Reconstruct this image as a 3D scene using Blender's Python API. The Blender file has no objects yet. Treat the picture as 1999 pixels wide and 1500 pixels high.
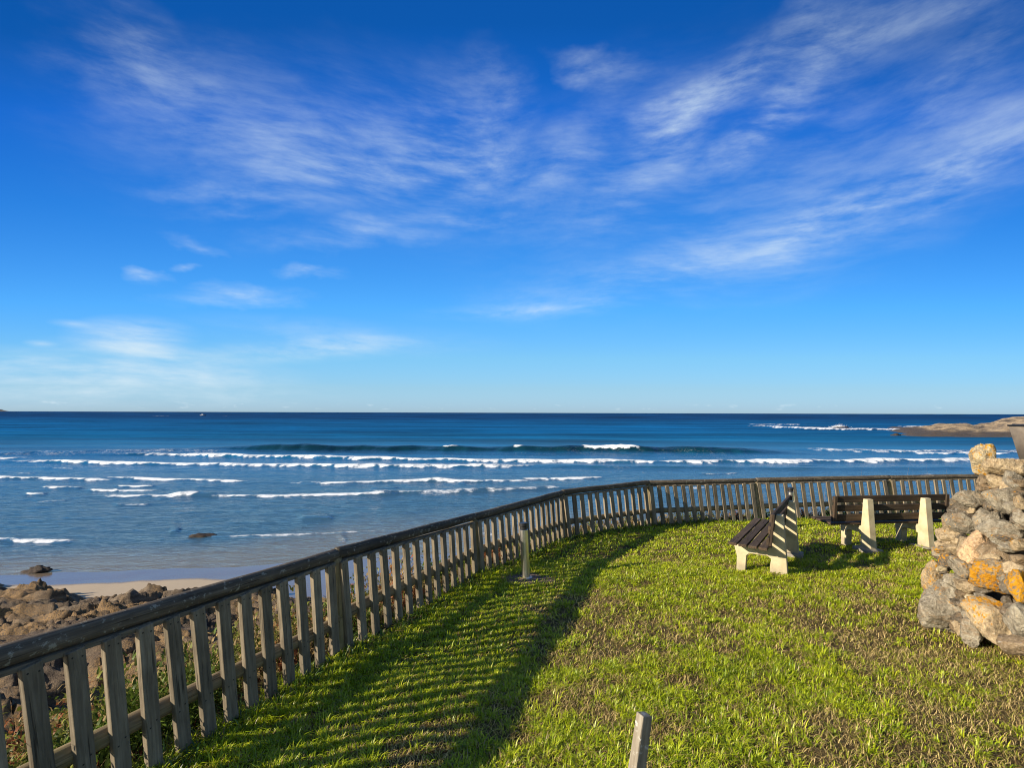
import bpy, math, random
import numpy as np
from mathutils import Vector, Matrix

R = math.radians
random.seed(7)
RNG = np.random.default_rng(11)
S = bpy.context.scene
COL = S.collection

# ------------------------------------------------------------------ camera
F = 1000.0                      # focal length in pixels of the 1999 px wide photograph
PITCH, ROLL = math.atan(56 / F), R(0.17)
EYE = 7.0                       # metres above the sea
cam_d = bpy.data.cameras.new("camera")
cam = bpy.data.objects.new("camera", cam_d)
COL.objects.link(cam)
cam_d.sensor_width = 36.0
cam_d.lens = 36.0 * F / 1999.0
cam_d.clip_start, cam_d.clip_end = 0.05, 60000
cam.location = (0, 0, EYE)
CM = Matrix.Rotation(R(90) + PITCH, 3, 'X') @ Matrix.Rotation(ROLL, 3, 'Z')
cam.rotation_euler = CM.to_euler()
S.camera = cam
CAM = Vector((0, 0, EYE))

def ray(px, py):
    return CM @ Vector(((px - 999.5) / F, -(py - 750.0) / F, -1.0))
def atz(px, py, z):             # point of the pixel's ray at a height
    d = ray(px, py)
    return CAM + d * ((z - EYE) / d.z)
def aty(px, py, y):             # point of the pixel's ray at a distance
    d = ray(px, py)
    return CAM + d * (y / d.y)

# ------------------------------------------------------------------ light
SUN_EL, SUN_TILT = R(21), R(19)
sdir = Vector((-math.cos(SUN_TILT) * math.cos(SUN_EL), -math.sin(SUN_TILT) * math.cos(SUN_EL), math.sin(SUN_EL)))
sun_d = bpy.data.lights.new("sun", 'SUN')
sun_d.energy, sun_d.angle, sun_d.color = 5.0, R(0.5), (1.0, 0.87, 0.68)
sun = bpy.data.objects.new("sun", sun_d)
COL.objects.link(sun)
sun.rotation_euler = sdir.to_track_quat('Z', 'Y').to_euler()
S.view_settings.view_transform = 'Standard'
S.view_settings.look = 'None'
S.view_settings.gamma = 1.0
S.view_settings.use_curve_mapping = False
S.view_settings.exposure = 1.0
S.cycles.use_denoising = True
S.cycles.pixel_filter_type = 'BLACKMAN_HARRIS'
S.cycles.filter_width = 1.1
S.cycles.max_bounces = 6
S.cycles.transparent_max_bounces = 6

# ------------------------------------------------------------------ node helper
class NT:
    def __init__(s, tree):
        s.t = tree
    def n(s, kind, **kw):
        nd = s.t.nodes.new('ShaderNode' + kind)
        ins = {}
        for k, v in kw.items():
            if k.startswith('i_'):
                ins[k[2:]] = v
            else:
                setattr(nd, k, v)
        for k, v in ins.items():
            key = int(k) if k.isdigit() else k.replace('_', ' ')
            s.set(nd.inputs[key], v)
        return nd
    def set(s, sock, v):
        if hasattr(v, 'is_output'):
            s.t.links.new(v, sock)
        elif isinstance(v, (tuple, list)) and sock.type == 'RGBA' and len(v) == 3:
            sock.default_value = (*v, 1)
        else:
            sock.default_value = v
    def math(s, op, a, b=0.0, c=None, clamp=False):
        nd = s.n('Math', operation=op, use_clamp=clamp)
        s.set(nd.inputs[0], a); s.set(nd.inputs[1], b)
        if c is not None: s.set(nd.inputs[2], c)
        return nd.outputs[0]
    def noise(s, vec, scale, detail=4, rough=0.55, dist=0.0):
        nd = s.n('TexNoise', i_Scale=scale, i_Detail=detail, i_Roughness=rough, i_Distortion=dist)
        s.set(nd.inputs['Vector'], vec)
        return nd.outputs['Fac']
    def mapping(s, vec, loc=(0, 0, 0), rot=(0, 0, 0), scale=(1, 1, 1), kind='POINT'):
        nd = s.n('Mapping', vector_type=kind)
        s.set(nd.inputs['Vector'], vec)
        nd.inputs['Location'].default_value = loc
        nd.inputs['Rotation'].default_value = rot
        nd.inputs['Scale'].default_value = scale
        return nd.outputs[0]
    def step(s, v, a, b):
        nd = s.n('MapRange', interpolation_type='SMOOTHSTEP')
        s.set(nd.inputs[0], v)
        s.set(nd.inputs[1], a); s.set(nd.inputs[2], b)
        return nd.outputs[0]
    def mix(s, fac, a, b, mode='MIX'):
        nd = s.n('Mix', data_type='RGBA', blend_type=mode)
        s.set(nd.inputs[0], fac); s.set(nd.inputs[6], a); s.set(nd.inputs[7], b)
        return nd.outputs[2]
    def ramp(s, fac, *stops):
        nd = s.n('ValToRGB')
        e = nd.color_ramp.elements
        while len(e) < len(stops): e.new(0.5)
        for el, (p, c) in zip(e, stops):
            el.position = p; el.color = (*c, 1)
        s.set(nd.inputs[0], fac)
        return nd.outputs[0]
    def bump(s, h, strength=0.5, dist=0.02, normal=None):
        nd = s.n('Bump', i_Strength=strength, i_Distance=dist)
        s.set(nd.inputs['Height'], h)
        if normal is not None: s.set(nd.inputs['Normal'], normal)
        return nd.outputs[0]

def material(name):
    m = bpy.data.materials.new(name)
    m.use_nodes = True
    t = NT(m.node_tree)
    b = m.node_tree.nodes['Principled BSDF']
    return m, t, b

# ------------------------------------------------------------------ sky
W = bpy.data.worlds.new("World")
S.world = W
W.use_nodes = True
wt = NT(W.node_tree)
W.node_tree.nodes.clear()
sky = wt.n('TexSky', sky_type='NISHITA', sun_disc=False)
sky.sun_elevation = SUN_EL
sky.sun_rotation = math.atan2(sdir.x, sdir.y) % (2 * math.pi)
sky.air_density, sky.dust_density, sky.ozone_density = 1.0, 0.15, 2.5
gen = wt.n('TexCoord').outputs['Generated']
sx = wt.n('SeparateXYZ', i_Vector=gen)
az = wt.math('ARCTAN2', sx.outputs[0], sx.outputs[1])
el = wt.math('ARCSINE', sx.outputs[2])
ae = wt.n('CombineXYZ', i_X=az, i_Y=el).outputs[0]
def azel(px, py):
    d = ray(px, py).normalized()
    return math.atan2(d.x, d.y), math.asin(d.z)
# cirrus wisps: centre, half length, half width (photo px), tilt (deg), density
WISPS = [
    (1520, 330, 720, 260, 14, .13), (680, 310, 560, 200, 4, .12), (1150, 330, 420, 170, 25, .09),
    (295, 165, 150, 110, -20, .20), (250, 40, 220, 60, -14, .12), (480, 230, 240, 110, -18, .16), (700, 310, 360, 110, 8, .26), (880, 345, 190, 85, 16, .30), (900, 240, 140, 120, -30, .14),
    (460, 380, 170, 24, 10, .22), (500, 412, 150, 16, 14, .20), (690, 462, 220, 34, 8, .32), (900, 425, 160, 18, 6, .2), (980, 180, 120, 80, -40, .14),
    (1170, 122, 130, 36, -16, .28), (1340, 235, 190, 62, 31, .44), (1470, 255, 150, 42, 28, .40), (1600, 115, 220, 80, 26, .24), (1565, 35, 110, 90, 0, .22), (1400, 150, 200, 60, 12, .16),
    (1100, 300, 180, 60, 32, .24), (1250, 370, 200, 50, 24, .14),
    (1700, 410, 620, 120, 13, .17), (1800, 358, 300, 32, 14, .30), (1520, 478, 260, 32, 10, .26), (1250, 540, 520, 70, 11, .20), (1060, 605, 300, 22, 3, .28), (1700, 450, 300, 20, 8, .18),
    (1880, 290, 240, 50, 18, .16), (1880, 170, 180, 60, 40, .12), (1830, 15, 200, 40, -6, .18),
    (455, 582, 150, 32, 8, .52), (275, 533, 50, 18, -10, .46), (365, 518, 40, 12, 18, .3), (600, 530, 80, 14, 5, .36), (390, 466, 70, 16, -4, .3),
    (265, 655, 120, 40, 4, .75), (300, 690, 190, 26, -2, .55), (600, 684, 260, 30, 6, .60), (700, 660, 330, 40, -2, .24),
    (200, 722, 430, 38, 0, .80), (180, 765, 600, 44, 0, .50), (140, 632, 40, 9, 0, .3), (80, 671, 30, 8, 0, .4),
]
wob = wt.n('TexNoise', i_Vector=wt.mapping(ae, (0, 0, 0), (0, 0, R(-15)), (3.2, 6.5, 1)), i_Scale=1.0, i_Detail=5.0, i_Roughness=.62)
bw = wt.n('VectorMath', operation='MULTIPLY_ADD', i_0=wob.outputs['Color'], i_1=(.26, .12, 0), i_2=wt.n('VectorMath', operation='SUBTRACT', i_0=ae, i_1=(.13, .06, 0)).outputs[0]).outputs[0]
blob = None
for (px, py, L, Wd, tilt, k) in WISPS:
    a0, e0 = azel(px, py)
    cs = math.cos(a0)
    mp = wt.mapping(ae if py > 600 else bw, (a0, e0, 0), (0, 0, R(tilt)), (L * cs / F, Wd / F * (0.4 + .6 * cs), 1), 'TEXTURE')
    g = wt.n('TexGradient', gradient_type='SPHERICAL', i_Vector=mp).outputs['Fac']
    g = wt.math('MULTIPLY', wt.math('POWER', g, 1.25), k * 1.42)
    blob = g if blob is None else wt.math('ADD', blob, g)
warp = wt.n('TexNoise', i_Vector=ae, i_Scale=1.4, i_Detail=2.5, i_Roughness=.5)
def fibres(rot, sc, amt, scale, detail, rough):
    m0 = wt.mapping(ae, (0, 0, 0), (0, 0, R(rot)), sc)
    m1 = wt.n('VectorMath', operation='MULTIPLY_ADD', i_0=warp.outputs['Color'], i_1=amt, i_2=m0).outputs[0]
    return wt.noise(m1, scale, detail, rough, 0.0)
soft = fibres(-14, (1.5, 4.0, 1), (.6, .9, 0), 3.0, 6, .58)
streak = fibres(-19, (1.3, 6.5, 1), (.6, 1.2, 0), 3.4, 9, .66)
fine = fibres(-25, (4.5, 20, 1), (1.2, 2.5, 0), 3.2, 7, .62)
tex = wt.math('ADD', wt.math('MULTIPLY', soft, .85), wt.math('ADD', wt.math('MULTIPLY', streak, .62), wt.math('MULTIPLY', fine, .44)))
tex = wt.step(tex, 0.72, 1.34)
tex = wt.math('MULTIPLY_ADD', tex, 1.2, 0.05)
cl = wt.math('MULTIPLY', blob, tex, clamp=True)
# low bank and small puffs lying right on the horizon
hb = wt.math('MULTIPLY', wt.step(el, 0.030, 0.004), 0.16)
pn_ = wt.noise(wt.mapping(ae, (0, 0, 0), (0, 0, 0), (16, 60, 1)), 1.6, 5, 0.6)
hp = wt.math('MULTIPLY', wt.step(pn_, 0.57, 0.70), wt.math('MULTIPLY', wt.step(el, 0.018, 0.011), wt.step(el, 0.003, 0.008)))
cl = wt.math('ADD', cl, wt.math('MULTIPLY', hp, 0.45), clamp=True)
# clear Atlantic air: the half of the sky away from the sun is a deeper blue than the model's
hz = wt.math('SQRT', wt.math('SUBTRACT', 1.0, wt.math('MULTIPLY', sx.outputs[2], sx.outputs[2])))
caz = wt.math('MAXIMUM', wt.math('DIVIDE', sx.outputs[1], wt.math('MAXIMUM', hz, .001)), .3)
el2 = wt.math('MINIMUM', wt.math('DIVIDE', el, wt.math('POWER', caz, .85)), 1.5)
deep = wt.ramp(wt.math('DIVIDE', el2, 0.7), *[(e_ / .7, tuple(v_ / 1.4 for v_ in c_)) for e_, c_ in (
    (.011, (.355, .566, 1.05)), (.046, (.384, .586, .91)), (.106, (.39, .69, .94)), (.203, (.265, .757, 1.19)),
    (.386, (.13, .65, 1.27)), (.545, (.07, .555, 1.32)), (.67, (.035, .44, 1.02)))])
deep = wt.mix(1.0, deep, (1.4, 1.4, 1.4), 'MULTIPLY')
front = wt.math('MULTIPLY', wt.step(sx.outputs[1], -.25, .3), wt.step(el, 1.3, .75))
deep = wt.mix(front, (1.0, .97, .93), deep)
sky2 = wt.n('TexSky', sky_type='NISHITA', sun_disc=False)
for k_ in ('sun_elevation', 'sun_rotation', 'air_density', 'dust_density', 'ozone_density'): setattr(sky2, k_, getattr(sky, k_))
flat = wt.n('CombineXYZ', i_X=wt.math('MULTIPLY', sx.outputs[0], .12), i_Y=wt.math('COSINE', el2), i_Z=wt.math('SINE', el2))
wt.set(sky2.inputs['Vector'], wt.n('VectorMath', operation='NORMALIZE', i_0=flat.outputs[0]).outputs[0])
skc = wt.mix(1.0, wt.mix(front, sky.outputs[0], sky2.outputs[0]), deep, 'MULTIPLY')
cloud_c = (3.8, 4.55, 5.0)
col = wt.mix(cl, skc, cloud_c)
bg = wt.n('Background', i_Color=col, i_Strength=0.094)
wo = wt.n('OutputWorld')
W.node_tree.links.new(bg.outputs[0], wo.inputs['Surface'])

# ------------------------------------------------------------------ numpy noise
def _grad(ix, iy, seed):
    h = (ix.astype(np.int64) * 374761393 + iy.astype(np.int64) * 668265263 + seed * 974711) & 0x7fffffff
    h = ((h ^ (h >> 13)) * 1274126177) & 0x7fffffff
    h = h ^ (h >> 16)
    a = (h & 0xffff) / 65536.0 * 2 * np.pi
    return np.cos(a), np.sin(a)
def perlin(x, y, seed=0):
    x = np.asarray(x, float); y = np.asarray(y, float)
    x0, y0 = np.floor(x), np.floor(y)
    fx, fy = x - x0, y - y0
    u, v = fx * fx * fx * (fx * (fx * 6 - 15) + 10), fy * fy * fy * (fy * (fy * 6 - 15) + 10)
    r = []
    for dx, dy in ((0, 0), (1, 0), (0, 1), (1, 1)):
        gx, gy = _grad(x0 + dx, y0 + dy, seed)
        r.append(gx * (fx - dx) + gy * (fy - dy))
    return ((r[0] * (1 - u) + r[1] * u) * (1 - v) + (r[2] * (1 - u) + r[3] * u) * v) * 1.4
def fbm(x, y, oct=4, seed=0, gain=0.5, lac=2.03):
    t, a, f = 0, 1.0, 1.0
    for o in range(oct):
        t = t + a * perlin(x * f + 17.3 * o, y * f - 9.1 * o, seed + o)
        a *= gain; f *= lac
    return t
def sstep(a, b, x):
    t = np.clip((x - a) / (b - a), 0, 1)
    return t * t * (3 - 2 * t)

# ------------------------------------------------------------------ object helpers
def link(name, me, mat=None, parent=None, M=None):
    o = bpy.data.objects.new(name, me)
    if mat is not None and not me.materials: me.materials.append(mat)
    COL.objects.link(o)
    if M is not None: o.matrix_basis = M
    if parent is not None: o.parent = parent
    return o
def mesh(name, co, faces, smooth=False, attrs=None):
    """faces: list of index arrays, each (n,3) or (n,4)"""
    co = np.asarray(co, np.float32)
    me = bpy.data.meshes.new(name)
    faces = [np.asarray(f, np.int32) for f in faces if len(f)]
    tot = np.concatenate([np.full(len(f), f.shape[1], np.int32) for f in faces])
    idx = np.concatenate([f.ravel() for f in faces])
    me.vertices.add(len(co)); me.vertices.foreach_set('co', co.ravel())
    me.loops.add(len(idx)); me.loops.foreach_set('vertex_index', idx)
    me.polygons.add(len(tot))
    me.polygons.foreach_set('loop_start', np.concatenate([[0], np.cumsum(tot)[:-1]]).astype(np.int32))
    if smooth: me.polygons.foreach_set('use_smooth', np.ones(len(tot), bool))
    for k, a in (attrs or {}).items():
        a = np.asarray(a, np.float32)
        if a.ndim == 1:
            me.attributes.new(k, 'FLOAT', 'POINT').data.foreach_set('value', a)
        else:
            c = np.ones((len(a), 4), np.float32); c[:, :3] = a
            me.attributes.new(k, 'FLOAT_COLOR', 'POINT').data.foreach_set('color', c.ravel())
    me.update(calc_edges=True)
    return me
def grid_faces(nr, nc):
    i = np.arange(nr * nc).reshape(nr, nc)
    return np.stack([i[:-1, :-1], i[:-1, 1:], i[1:, 1:], i[1:, :-1]], -1).reshape(-1, 4)
def tag(o, label=None, cat=None, group=None, kind=None):
    if label: o['label'] = label
    if cat: o['category'] = cat
    if group: o['group'] = group
    if kind: o['kind'] = kind
    return o
def empty(name, loc, rz=0.0):
    o = bpy.data.objects.new(name, None)
    COL.objects.link(o)
    o.matrix_basis = Matrix.Translation(loc) @ Matrix.Rotation(rz, 4, 'Z')
    o.empty_display_size = 0.2
    return o
def local(root, M):             # world matrix -> matrix under a root
    return root.matrix_basis.inverted() @ M
def bevel_box_mesh(name, sx, sy, sz, bev=0.006, z0=0.0, nz=1):
    """box centred in x,y, from z0 to z0+sz, chamfered edges"""
    import bmesh
    bm = bmesh.new()
    bmesh.ops.create_cube(bm, size=1.0)
    for v in bm.verts:
        v.co = Vector((v.co.x * sx, v.co.y * sy, (v.co.z + .5) * sz + z0))
    bmesh.ops.bevel(bm, geom=bm.edges[:], offset=bev, segments=2, profile=0.6, affect='EDGES')
    me = bpy.data.meshes.new(name)
    bm.to_mesh(me); bm.free()
    return me
def log_mesh(name, length, r0, r1, seed=0, n=20, seg=0.12, wob=0.03, cap=True):
    """round timber along local Z with slight irregularity and chamfered ends"""
    m = max(3, int(length / seg)) + 1
    zs = np.concatenate([[0, 0.0], np.linspace(0.02, length - 0.02, m), [length, length]])
    rs = np.interp(zs, [0, length], [r0, r1])
    th = np.linspace(0, 2 * np.pi, n, endpoint=False)
    Z, T = np.meshgrid(zs, th, indexing='ij')
    RR = rs[:, None] * (1 + wob * perlin(np.cos(T) * 1.3 + seed * 7.7 + Z * .8, np.sin(T) * 1.3 + Z * 1.9, seed))
    RR[0] *= 0.02; RR[-1] *= 0.02
    RR[1] *= 0.88; RR[-2] *= 0.88
    bx = 0.10 * r0 * perlin(zs * 0.9 + seed, zs * 0 + 3.3, seed + 5)
    by = 0.10 * r0 * perlin(zs * 0.9 + seed, zs * 0 + 8.1, seed + 6)
    co = np.stack([RR * np.cos(T) + bx[:, None], RR * np.sin(T) + by[:, None], Z], -1).reshape(-1, 3)
    k = len(zs)
    i = np.arange(k * n).reshape(k, n); j = np.roll(i, -1, 1)
    f = np.stack([i[:-1], j[:-1], j[1:], i[1:]], -1).reshape(-1, 4)
    return mesh(name, co, [f], smooth=True)
def frame_z(p0, p1, roll_ref=Vector((0, 0, 1))):
    z = (p1 - p0).normalized()
    x = roll_ref.cross(z)
    if x.length < 1e-4: x = Vector((1, 0, 0))
    x.normalize(); y = z.cross(x)
    M = Matrix((x, y, z)).transposed().to_4x4()
    M.translation = p0
    return M

# ------------------------------------------------------------------ fence line (points on the rail axis)
RP = [atz(39, 1271, EYE - 1.18), atz(655, 1082, EYE - 1.29), atz(925, 1010, EYE - 1.47), atz(1097, 962, EYE - 1.50),
      atz(1265, 943, EYE - 1.50), atz(1475, 938, EYE - 1.52), atz(1735, 933, EYE - 1.52), atz(1900, 930, EYE - 1.52)]
d01 = (RP[0] - RP[1]).normalized()
BAY0 = 2.65
POSTS = [RP[1] + d01 * BAY0 * 2, RP[1] + d01 * BAY0] + RP[1:7]
d67 = (RP[7] - RP[6]).normalized()
POSTS += [RP[6] + d67 * 2.75, RP[6] + d67 * 5.5]
FH = [0.93, 0.93, 0.92, 0.86, 0.86, 0.87, 0.87, 0.88, 0.88, 0.88]
pts_fit = [(p.x, p.y, EYE - p.z + h) for p, h in zip(POSTS, FH)] + [
    (0, 0, 2.06), (3.0, 0.5, 1.88), (.3, 2.6, 2.15), (0, 3.2, 2.18), (3.68, 7.08, 2.19), (5.95, 8.5, 2.22), (4.1, 5.1, 2.02), (4.2, 4.2, 1.94), (8, 5, 1.9), (0.17, 6.9, 2.25)]
A = np.array([[1, x, y, x * x, x * y, y * y] for x, y, h in pts_fit])
CF = np.linalg.lstsq(A.T @ A + np.eye(6) * 1e-3, A.T @ np.array([p[2] for p in pts_fit]), rcond=None)[0]
def lawn_base(x, y):
    return EYE - (CF[0] + CF[1] * x + CF[2] * y + CF[3] * x * x + CF[4] * x * y + CF[5] * y * y)
def lawn_z(x, y):
    x = np.asarray(x, float); y = np.asarray(y, float)
    xc, yc = np.clip(x, -5, 14), np.clip(y, -3, 16)
    return lawn_base(xc, yc) + 0.035 * fbm(x * .8, y * .8, 3, 3) + 0.012 * fbm(x * 4, y * 4, 2, 9)
def on_lawn(px, py):
    d = ray(px, py); lo, hi = 0.3, 40.0
    for _ in range(60):
        m = (lo + hi) / 2
        p = CAM + d * m
        if p.z > float(lawn_z(p.x, p.y)): lo = m
        else: hi = m
    return CAM + d * hi
PL = [(p.x, p.y) for p in POSTS]
PL = [(PL[0][0] + (PL[0][0] - PL[1][0]) * 4, PL[0][1] + (PL[0][1] - PL[1][1]) * 4)] + PL + [(PL[-1][0] + 40 * d67.x, PL[-1][1] + 40 * d67.y)]
def fence_d(x, y):              # signed distance, positive on the sea side
    best = np.full(np.shape(x), 1e9); sg = np.ones(np.shape(x))
    for (ax, ay), (bx, by) in zip(PL[:-1], PL[1:]):
        dx, dy = bx - ax, by - ay
        t = np.clip(((x - ax) * dx + (y - ay) * dy) / (dx * dx + dy * dy), 0, 1)
        qx, qy = x - ax - t * dx, y - ay - t * dy
        q = np.hypot(qx, qy)
        s = np.sign(dx * qy - dy * qx)
        m = q < best
        best = np.where(m, q, best); sg = np.where(m, s, sg)
    return best * sg

# ------------------------------------------------------------------ ground: lawn with the bank that falls to the shore
def land_z(x, y):
    d = fence_d(x, y)
    z = lawn_z(x, y)
    e = np.maximum(d - 0.25, 0)
    drop = (0.50 - .10 * sstep(6.5, 3.5, y)) * e ** 1.12
    b = sstep(0.1, 1.2, e)
    return z - drop + b * (0.22 * fbm(x * .9, y * .9, 4, 21) + 0.05 * fbm(x * 5, y * 5, 3, 4)), d
gx = np.concatenate([np.arange(-14, 10, 0.09), np.arange(10, 34, 0.25)])
gy = np.arange(-8, 24, 0.09)
X, Y = np.meshgrid(gx, gy)
Zl, Dl = land_z(X, Y)
Zl = np.maximum(Zl, -1.2)
m_ground, t, b = material('lawn_soil')
pos = t.n('NewGeometry').outputs['Position']
bank = t.n('Attribute', attribute_name='bank').outputs['Fac']
n1 = t.noise(pos, 1.3, 5, 0.6); n2 = t.noise(pos, 38, 4, 0.7); n3 = t.noise(pos, 160, 3, 0.6)
c = t.ramp(t.math('ADD', t.math('MULTIPLY', n1, .5), t.math('MULTIPLY', n2, .5)), (.32, (.022, .015, .007)), (.5, (.07, .048, .018)), (.66, (.16, .115, .045)))
c = t.mix(t.step(n3, .5, .7), c, (.20, .165, .085))
cb = t.ramp(n2, (.3, (.02, .015, .01)), (.55, (.075, .05, .03)), (.75, (.14, .10, .06)))
c = t.mix(bank, c, cb)
t.set(b.inputs['Base Color'], c); t.set(b.inputs['Roughness'], 0.95); t.set(b.inputs['Specular IOR Level'], .15)
t.set(b.inputs['Normal'], t.bump(t.math('ADD', n2, t.math('MULTIPLY', n3, .5)), .9, .03))
me = mesh('ground', np.stack([X, Y, Zl], -1).reshape(-1, 3), [grid_faces(*X.shape)], True, {'bank': sstep(.15, .9, Dl).ravel()})
tag(link('ground', me, m_ground), kind='structure')

# ------------------------------------------------------------------ beach
WLP = [(-400, 1138), (-120, 1130), (60, 1120), (250, 1114), (400, 1109), (520, 1104), (650, 1096), (800, 1086), (1000, 1074), (1500, 1056), (2300, 1040)]
WL = [atz(px, py, 0.0) for px, py in WLP]
wlx, wly = np.array([p.x for p in WL]), np.array([p.y for p in WL])
wlx = np.concatenate([[-400], wlx, [400]]); wly = np.concatenate([[wly[0] - 3], wly, [wly[-1] + 2]])
def water_line(x):
    x = np.asarray(x, float)
    s = 0
    for o in (-1.6, -.8, 0, .8, 1.6): s = s + np.interp(x + o, wlx, wly)
    return s / 5 + 0.25 * perlin(x * .35, x * 0 + 2.2, 31) + .08 * perlin(x * 1.3, x * 0, 8)
def beach_z(x, y):
    dl = water_line(x) - y          # inland positive
    z = np.where(dl > 0, 0.028 * dl + .012 * np.maximum(dl - 1.5, 0), 0.045 * dl)
    return np.maximum(z, -3.0) + 0.006 * perlin(x * .7, y * .7, 5)
bx_ = np.concatenate([np.linspace(-400, -42, 40), np.arange(-40, 45, 0.35), np.linspace(46, 400, 40)])
by_ = np.concatenate([np.linspace(-30, 5.5, 20), np.arange(6, 42, 0.2), np.linspace(43, 160, 20)])
X, Y = np.meshgrid(bx_, by_)
Zb = beach_z(X, Y)
m_sand, t, b = material('beach_sand')
pos = t.n('NewGeometry').outputs['Position']
wet = t.n('Attribute', attribute_name='wet').outputs['Fac']
nn = t.noise(pos, 1.2, 5, .6); nf = t.noise(pos, 90, 2, .6)
wetm = t.step(t.math('ADD', wet, t.math('MULTIPLY', nn, .25)), .45, .75)
c = t.mix(t.math('MULTIPLY', nf, .5), (.40, .32, .22), (.30, .235, .155))
c = t.mix(wetm, c, (.155, .12, .085))
t.set(b.inputs['Base Color'], c)
t.set(b.inputs['Roughness'], t.math('MULTIPLY_ADD', wetm, -.78, .9))
t.set(b.inputs['Normal'], t.bump(t.noise(t.mapping(pos, scale=(1, 2.5, 1)), 3.5, 4), .12, .03))
me = mesh('beach', np.stack([X, Y, Zb], -1).reshape(-1, 3), [grid_faces(*X.shape)], True, {'wet': (sstep(.10, .015, Zb) + sstep(.30, .16, Zb) * sstep(-13, -9, X)).clip(0, 1).ravel()})
tag(link('beach', me, m_sand), kind='structure')

# ------------------------------------------------------------------ sea
dys = np.concatenate([np.linspace(0.36, 2, 8)[:-1], np.linspace(2, 38, 90)[:-1], np.linspace(38, 120, 330)[:-1], np.linspace(120, 180, 130)[:-1], np.linspace(180, 460, 260)])[::-1]
Yr = EYE * 1000 / dys
tx = np.linspace(-1.75, 1.75, 1250)
Y = np.repeat(Yr[:, None], len(tx), 1); X = Y * tx[None, :]
TT = X / Y
off = Y - water_line(X)             # metres seaward of the water line
H = np.zeros_like(X)
fade = sstep(0, 12, off) * sstep(900, 250, Y)
H += fade * (0.05 * fbm(X * .25, Y * .55, 3, 40) + 0.16 * sstep(40, 120, off) * fbm(X * .035, Y * .11, 3, 41))
H += sstep(0, 4, off) * sstep(90, 40, Y) * 0.018 * fbm(X * .9, Y * 2.2, 3, 47)
far_sw = sstep(100, 160, Y) * sstep(3500, 600, Y)
H += far_sw * 0.45 * fbm(X * .008, Y * .035, 3, 43)
foam = np.zeros_like(X); teal = np.zeros_like(X)
# crests: photo-pixel polyline along the foot of each wave, height, front width, back width, foam ahead, foam behind, foam strength
CREST = [
    ([(380, 880), (560, 882), (900, 884), (1300, 886), (1450, 888), (1560, 888)], 1.35, 1.9, 7.0, 'big'),
    ([(-60, 890), (30, 889), (150, 888), (320, 884), (480, 883)], .55, 1.6, 6.0, 'lace'),
    ([(310, 890), (420, 893), (600, 896), (800, 901), (1000, 905), (1300, 907), (1650, 904), (1800, 903), (1960, 901)], .55, 1.0, 4.0, 'white'),
    ([(80, 904), (200, 907), (420, 910), (610, 912), (660, 914), (990, 913)], .38, .8, 3.0, 'white'),
    ([(-60, 899), (50, 898)], .3, .8, 3.0, 'white'),
    ([(990, 914), (1300, 916), (1600, 919), (1950, 916)], .30, .9, 4.0, 'bare'),
    ([(-80, 933), (60, 936), (200, 939)], .32, .7, 2.4, 'white'),
    ([(232, 936), (330, 938), (470, 941)], .28, .6, 2.0, 'white'),
    ([(630, 945), (750, 943), (850, 941)], .30, .6, 2.2, 'white'),
    ([(845, 941), (905, 942), (1020, 941)], .28, .6, 2.0, 'white'),
    ([(1028, 939), (1065, 937)], .25, .6, 2.0, 'white'), ([(1085, 937), (1165, 935)], .25, .6, 2.0, 'white'),
    ([(92, 954), (150, 955)], .22, .5, 1.6, 'white'), ([(188, 959), (226, 960)], .2, .5, 1.5, 'white'), ([(236, 951), (292, 952)], .22, .5, 1.5, 'white'),
    ([(235, 961), (300, 962)], .2, .5, 1.5, 'white'),
    ([(215, 972), (330, 970), (378, 967)], .26, .5, 1.8, 'white'), ([(60, 967), (82, 968)], .2, .5, 1.5, 'white'),
    ([(330, 968), (440, 970)], .22, .5, 2.0, 'bare'),
    ([(445, 971), (560, 970), (745, 967)], .26, .5, 2.0, 'white'), ([(740, 966), (900, 962), (1000, 958), (1080, 955)], .24, .5, 2.0, 'thin'),
    ([(-90, 1056), (20, 1057)], .16, .3, 1.2, 'white'), ([(32, 1059), (128, 1060)], .16, .3, 1.2, 'white'),
    ([(430, 1050), (560, 1046), (750, 1038)], .03, .2, .6, 'thin'),
    ([(1590, 880), (1700, 884), (1800, 886), (1990, 884)], .5, 1.2, 5.0, 'thin'),
    ([(1795, 888), (1855, 889)], .4, 1.0, 3.0, 'white'),
    ([(1880, 888), (1960, 888)], .35, 1.0, 3.0, 'white'),
    ([(1485, 833), (1560, 838), (1650, 840), (1760, 840)], .7, 4.0, 16.0, 'white'),
    ([(1470, 829), (1560, 831)], .6, 4.0, 14.0, 'white'), ([(1768, 835), (1840, 836)], .8, 4.0, 20.0, 'white'),
    ([(300, 812.5), (440, 812.5)], .1, 5.0, 12.0, 'thin'),
]
jit = fbm(X * .18, Y * .05, 3, 60)
rc = random.Random(21)
for _ in range(46):             # small broken wavelets all over the surf zone
    py = rc.choice([rc.uniform(893, 975), rc.uniform(925, 975), rc.uniform(975, 1065)]); px = rc.uniform(-150, 2050); w_ = rc.uniform(12, 80)
    CREST.append(([(px, py), (px + w_ * .5, py + rc.uniform(-.6, .6)), (px + w_, py + rc.uniform(-1, 1))], rc.uniform(.04, .14), .35, 1.6, rc.choice(['thin', 'bare', 'bare', 'wisp'])))
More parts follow.
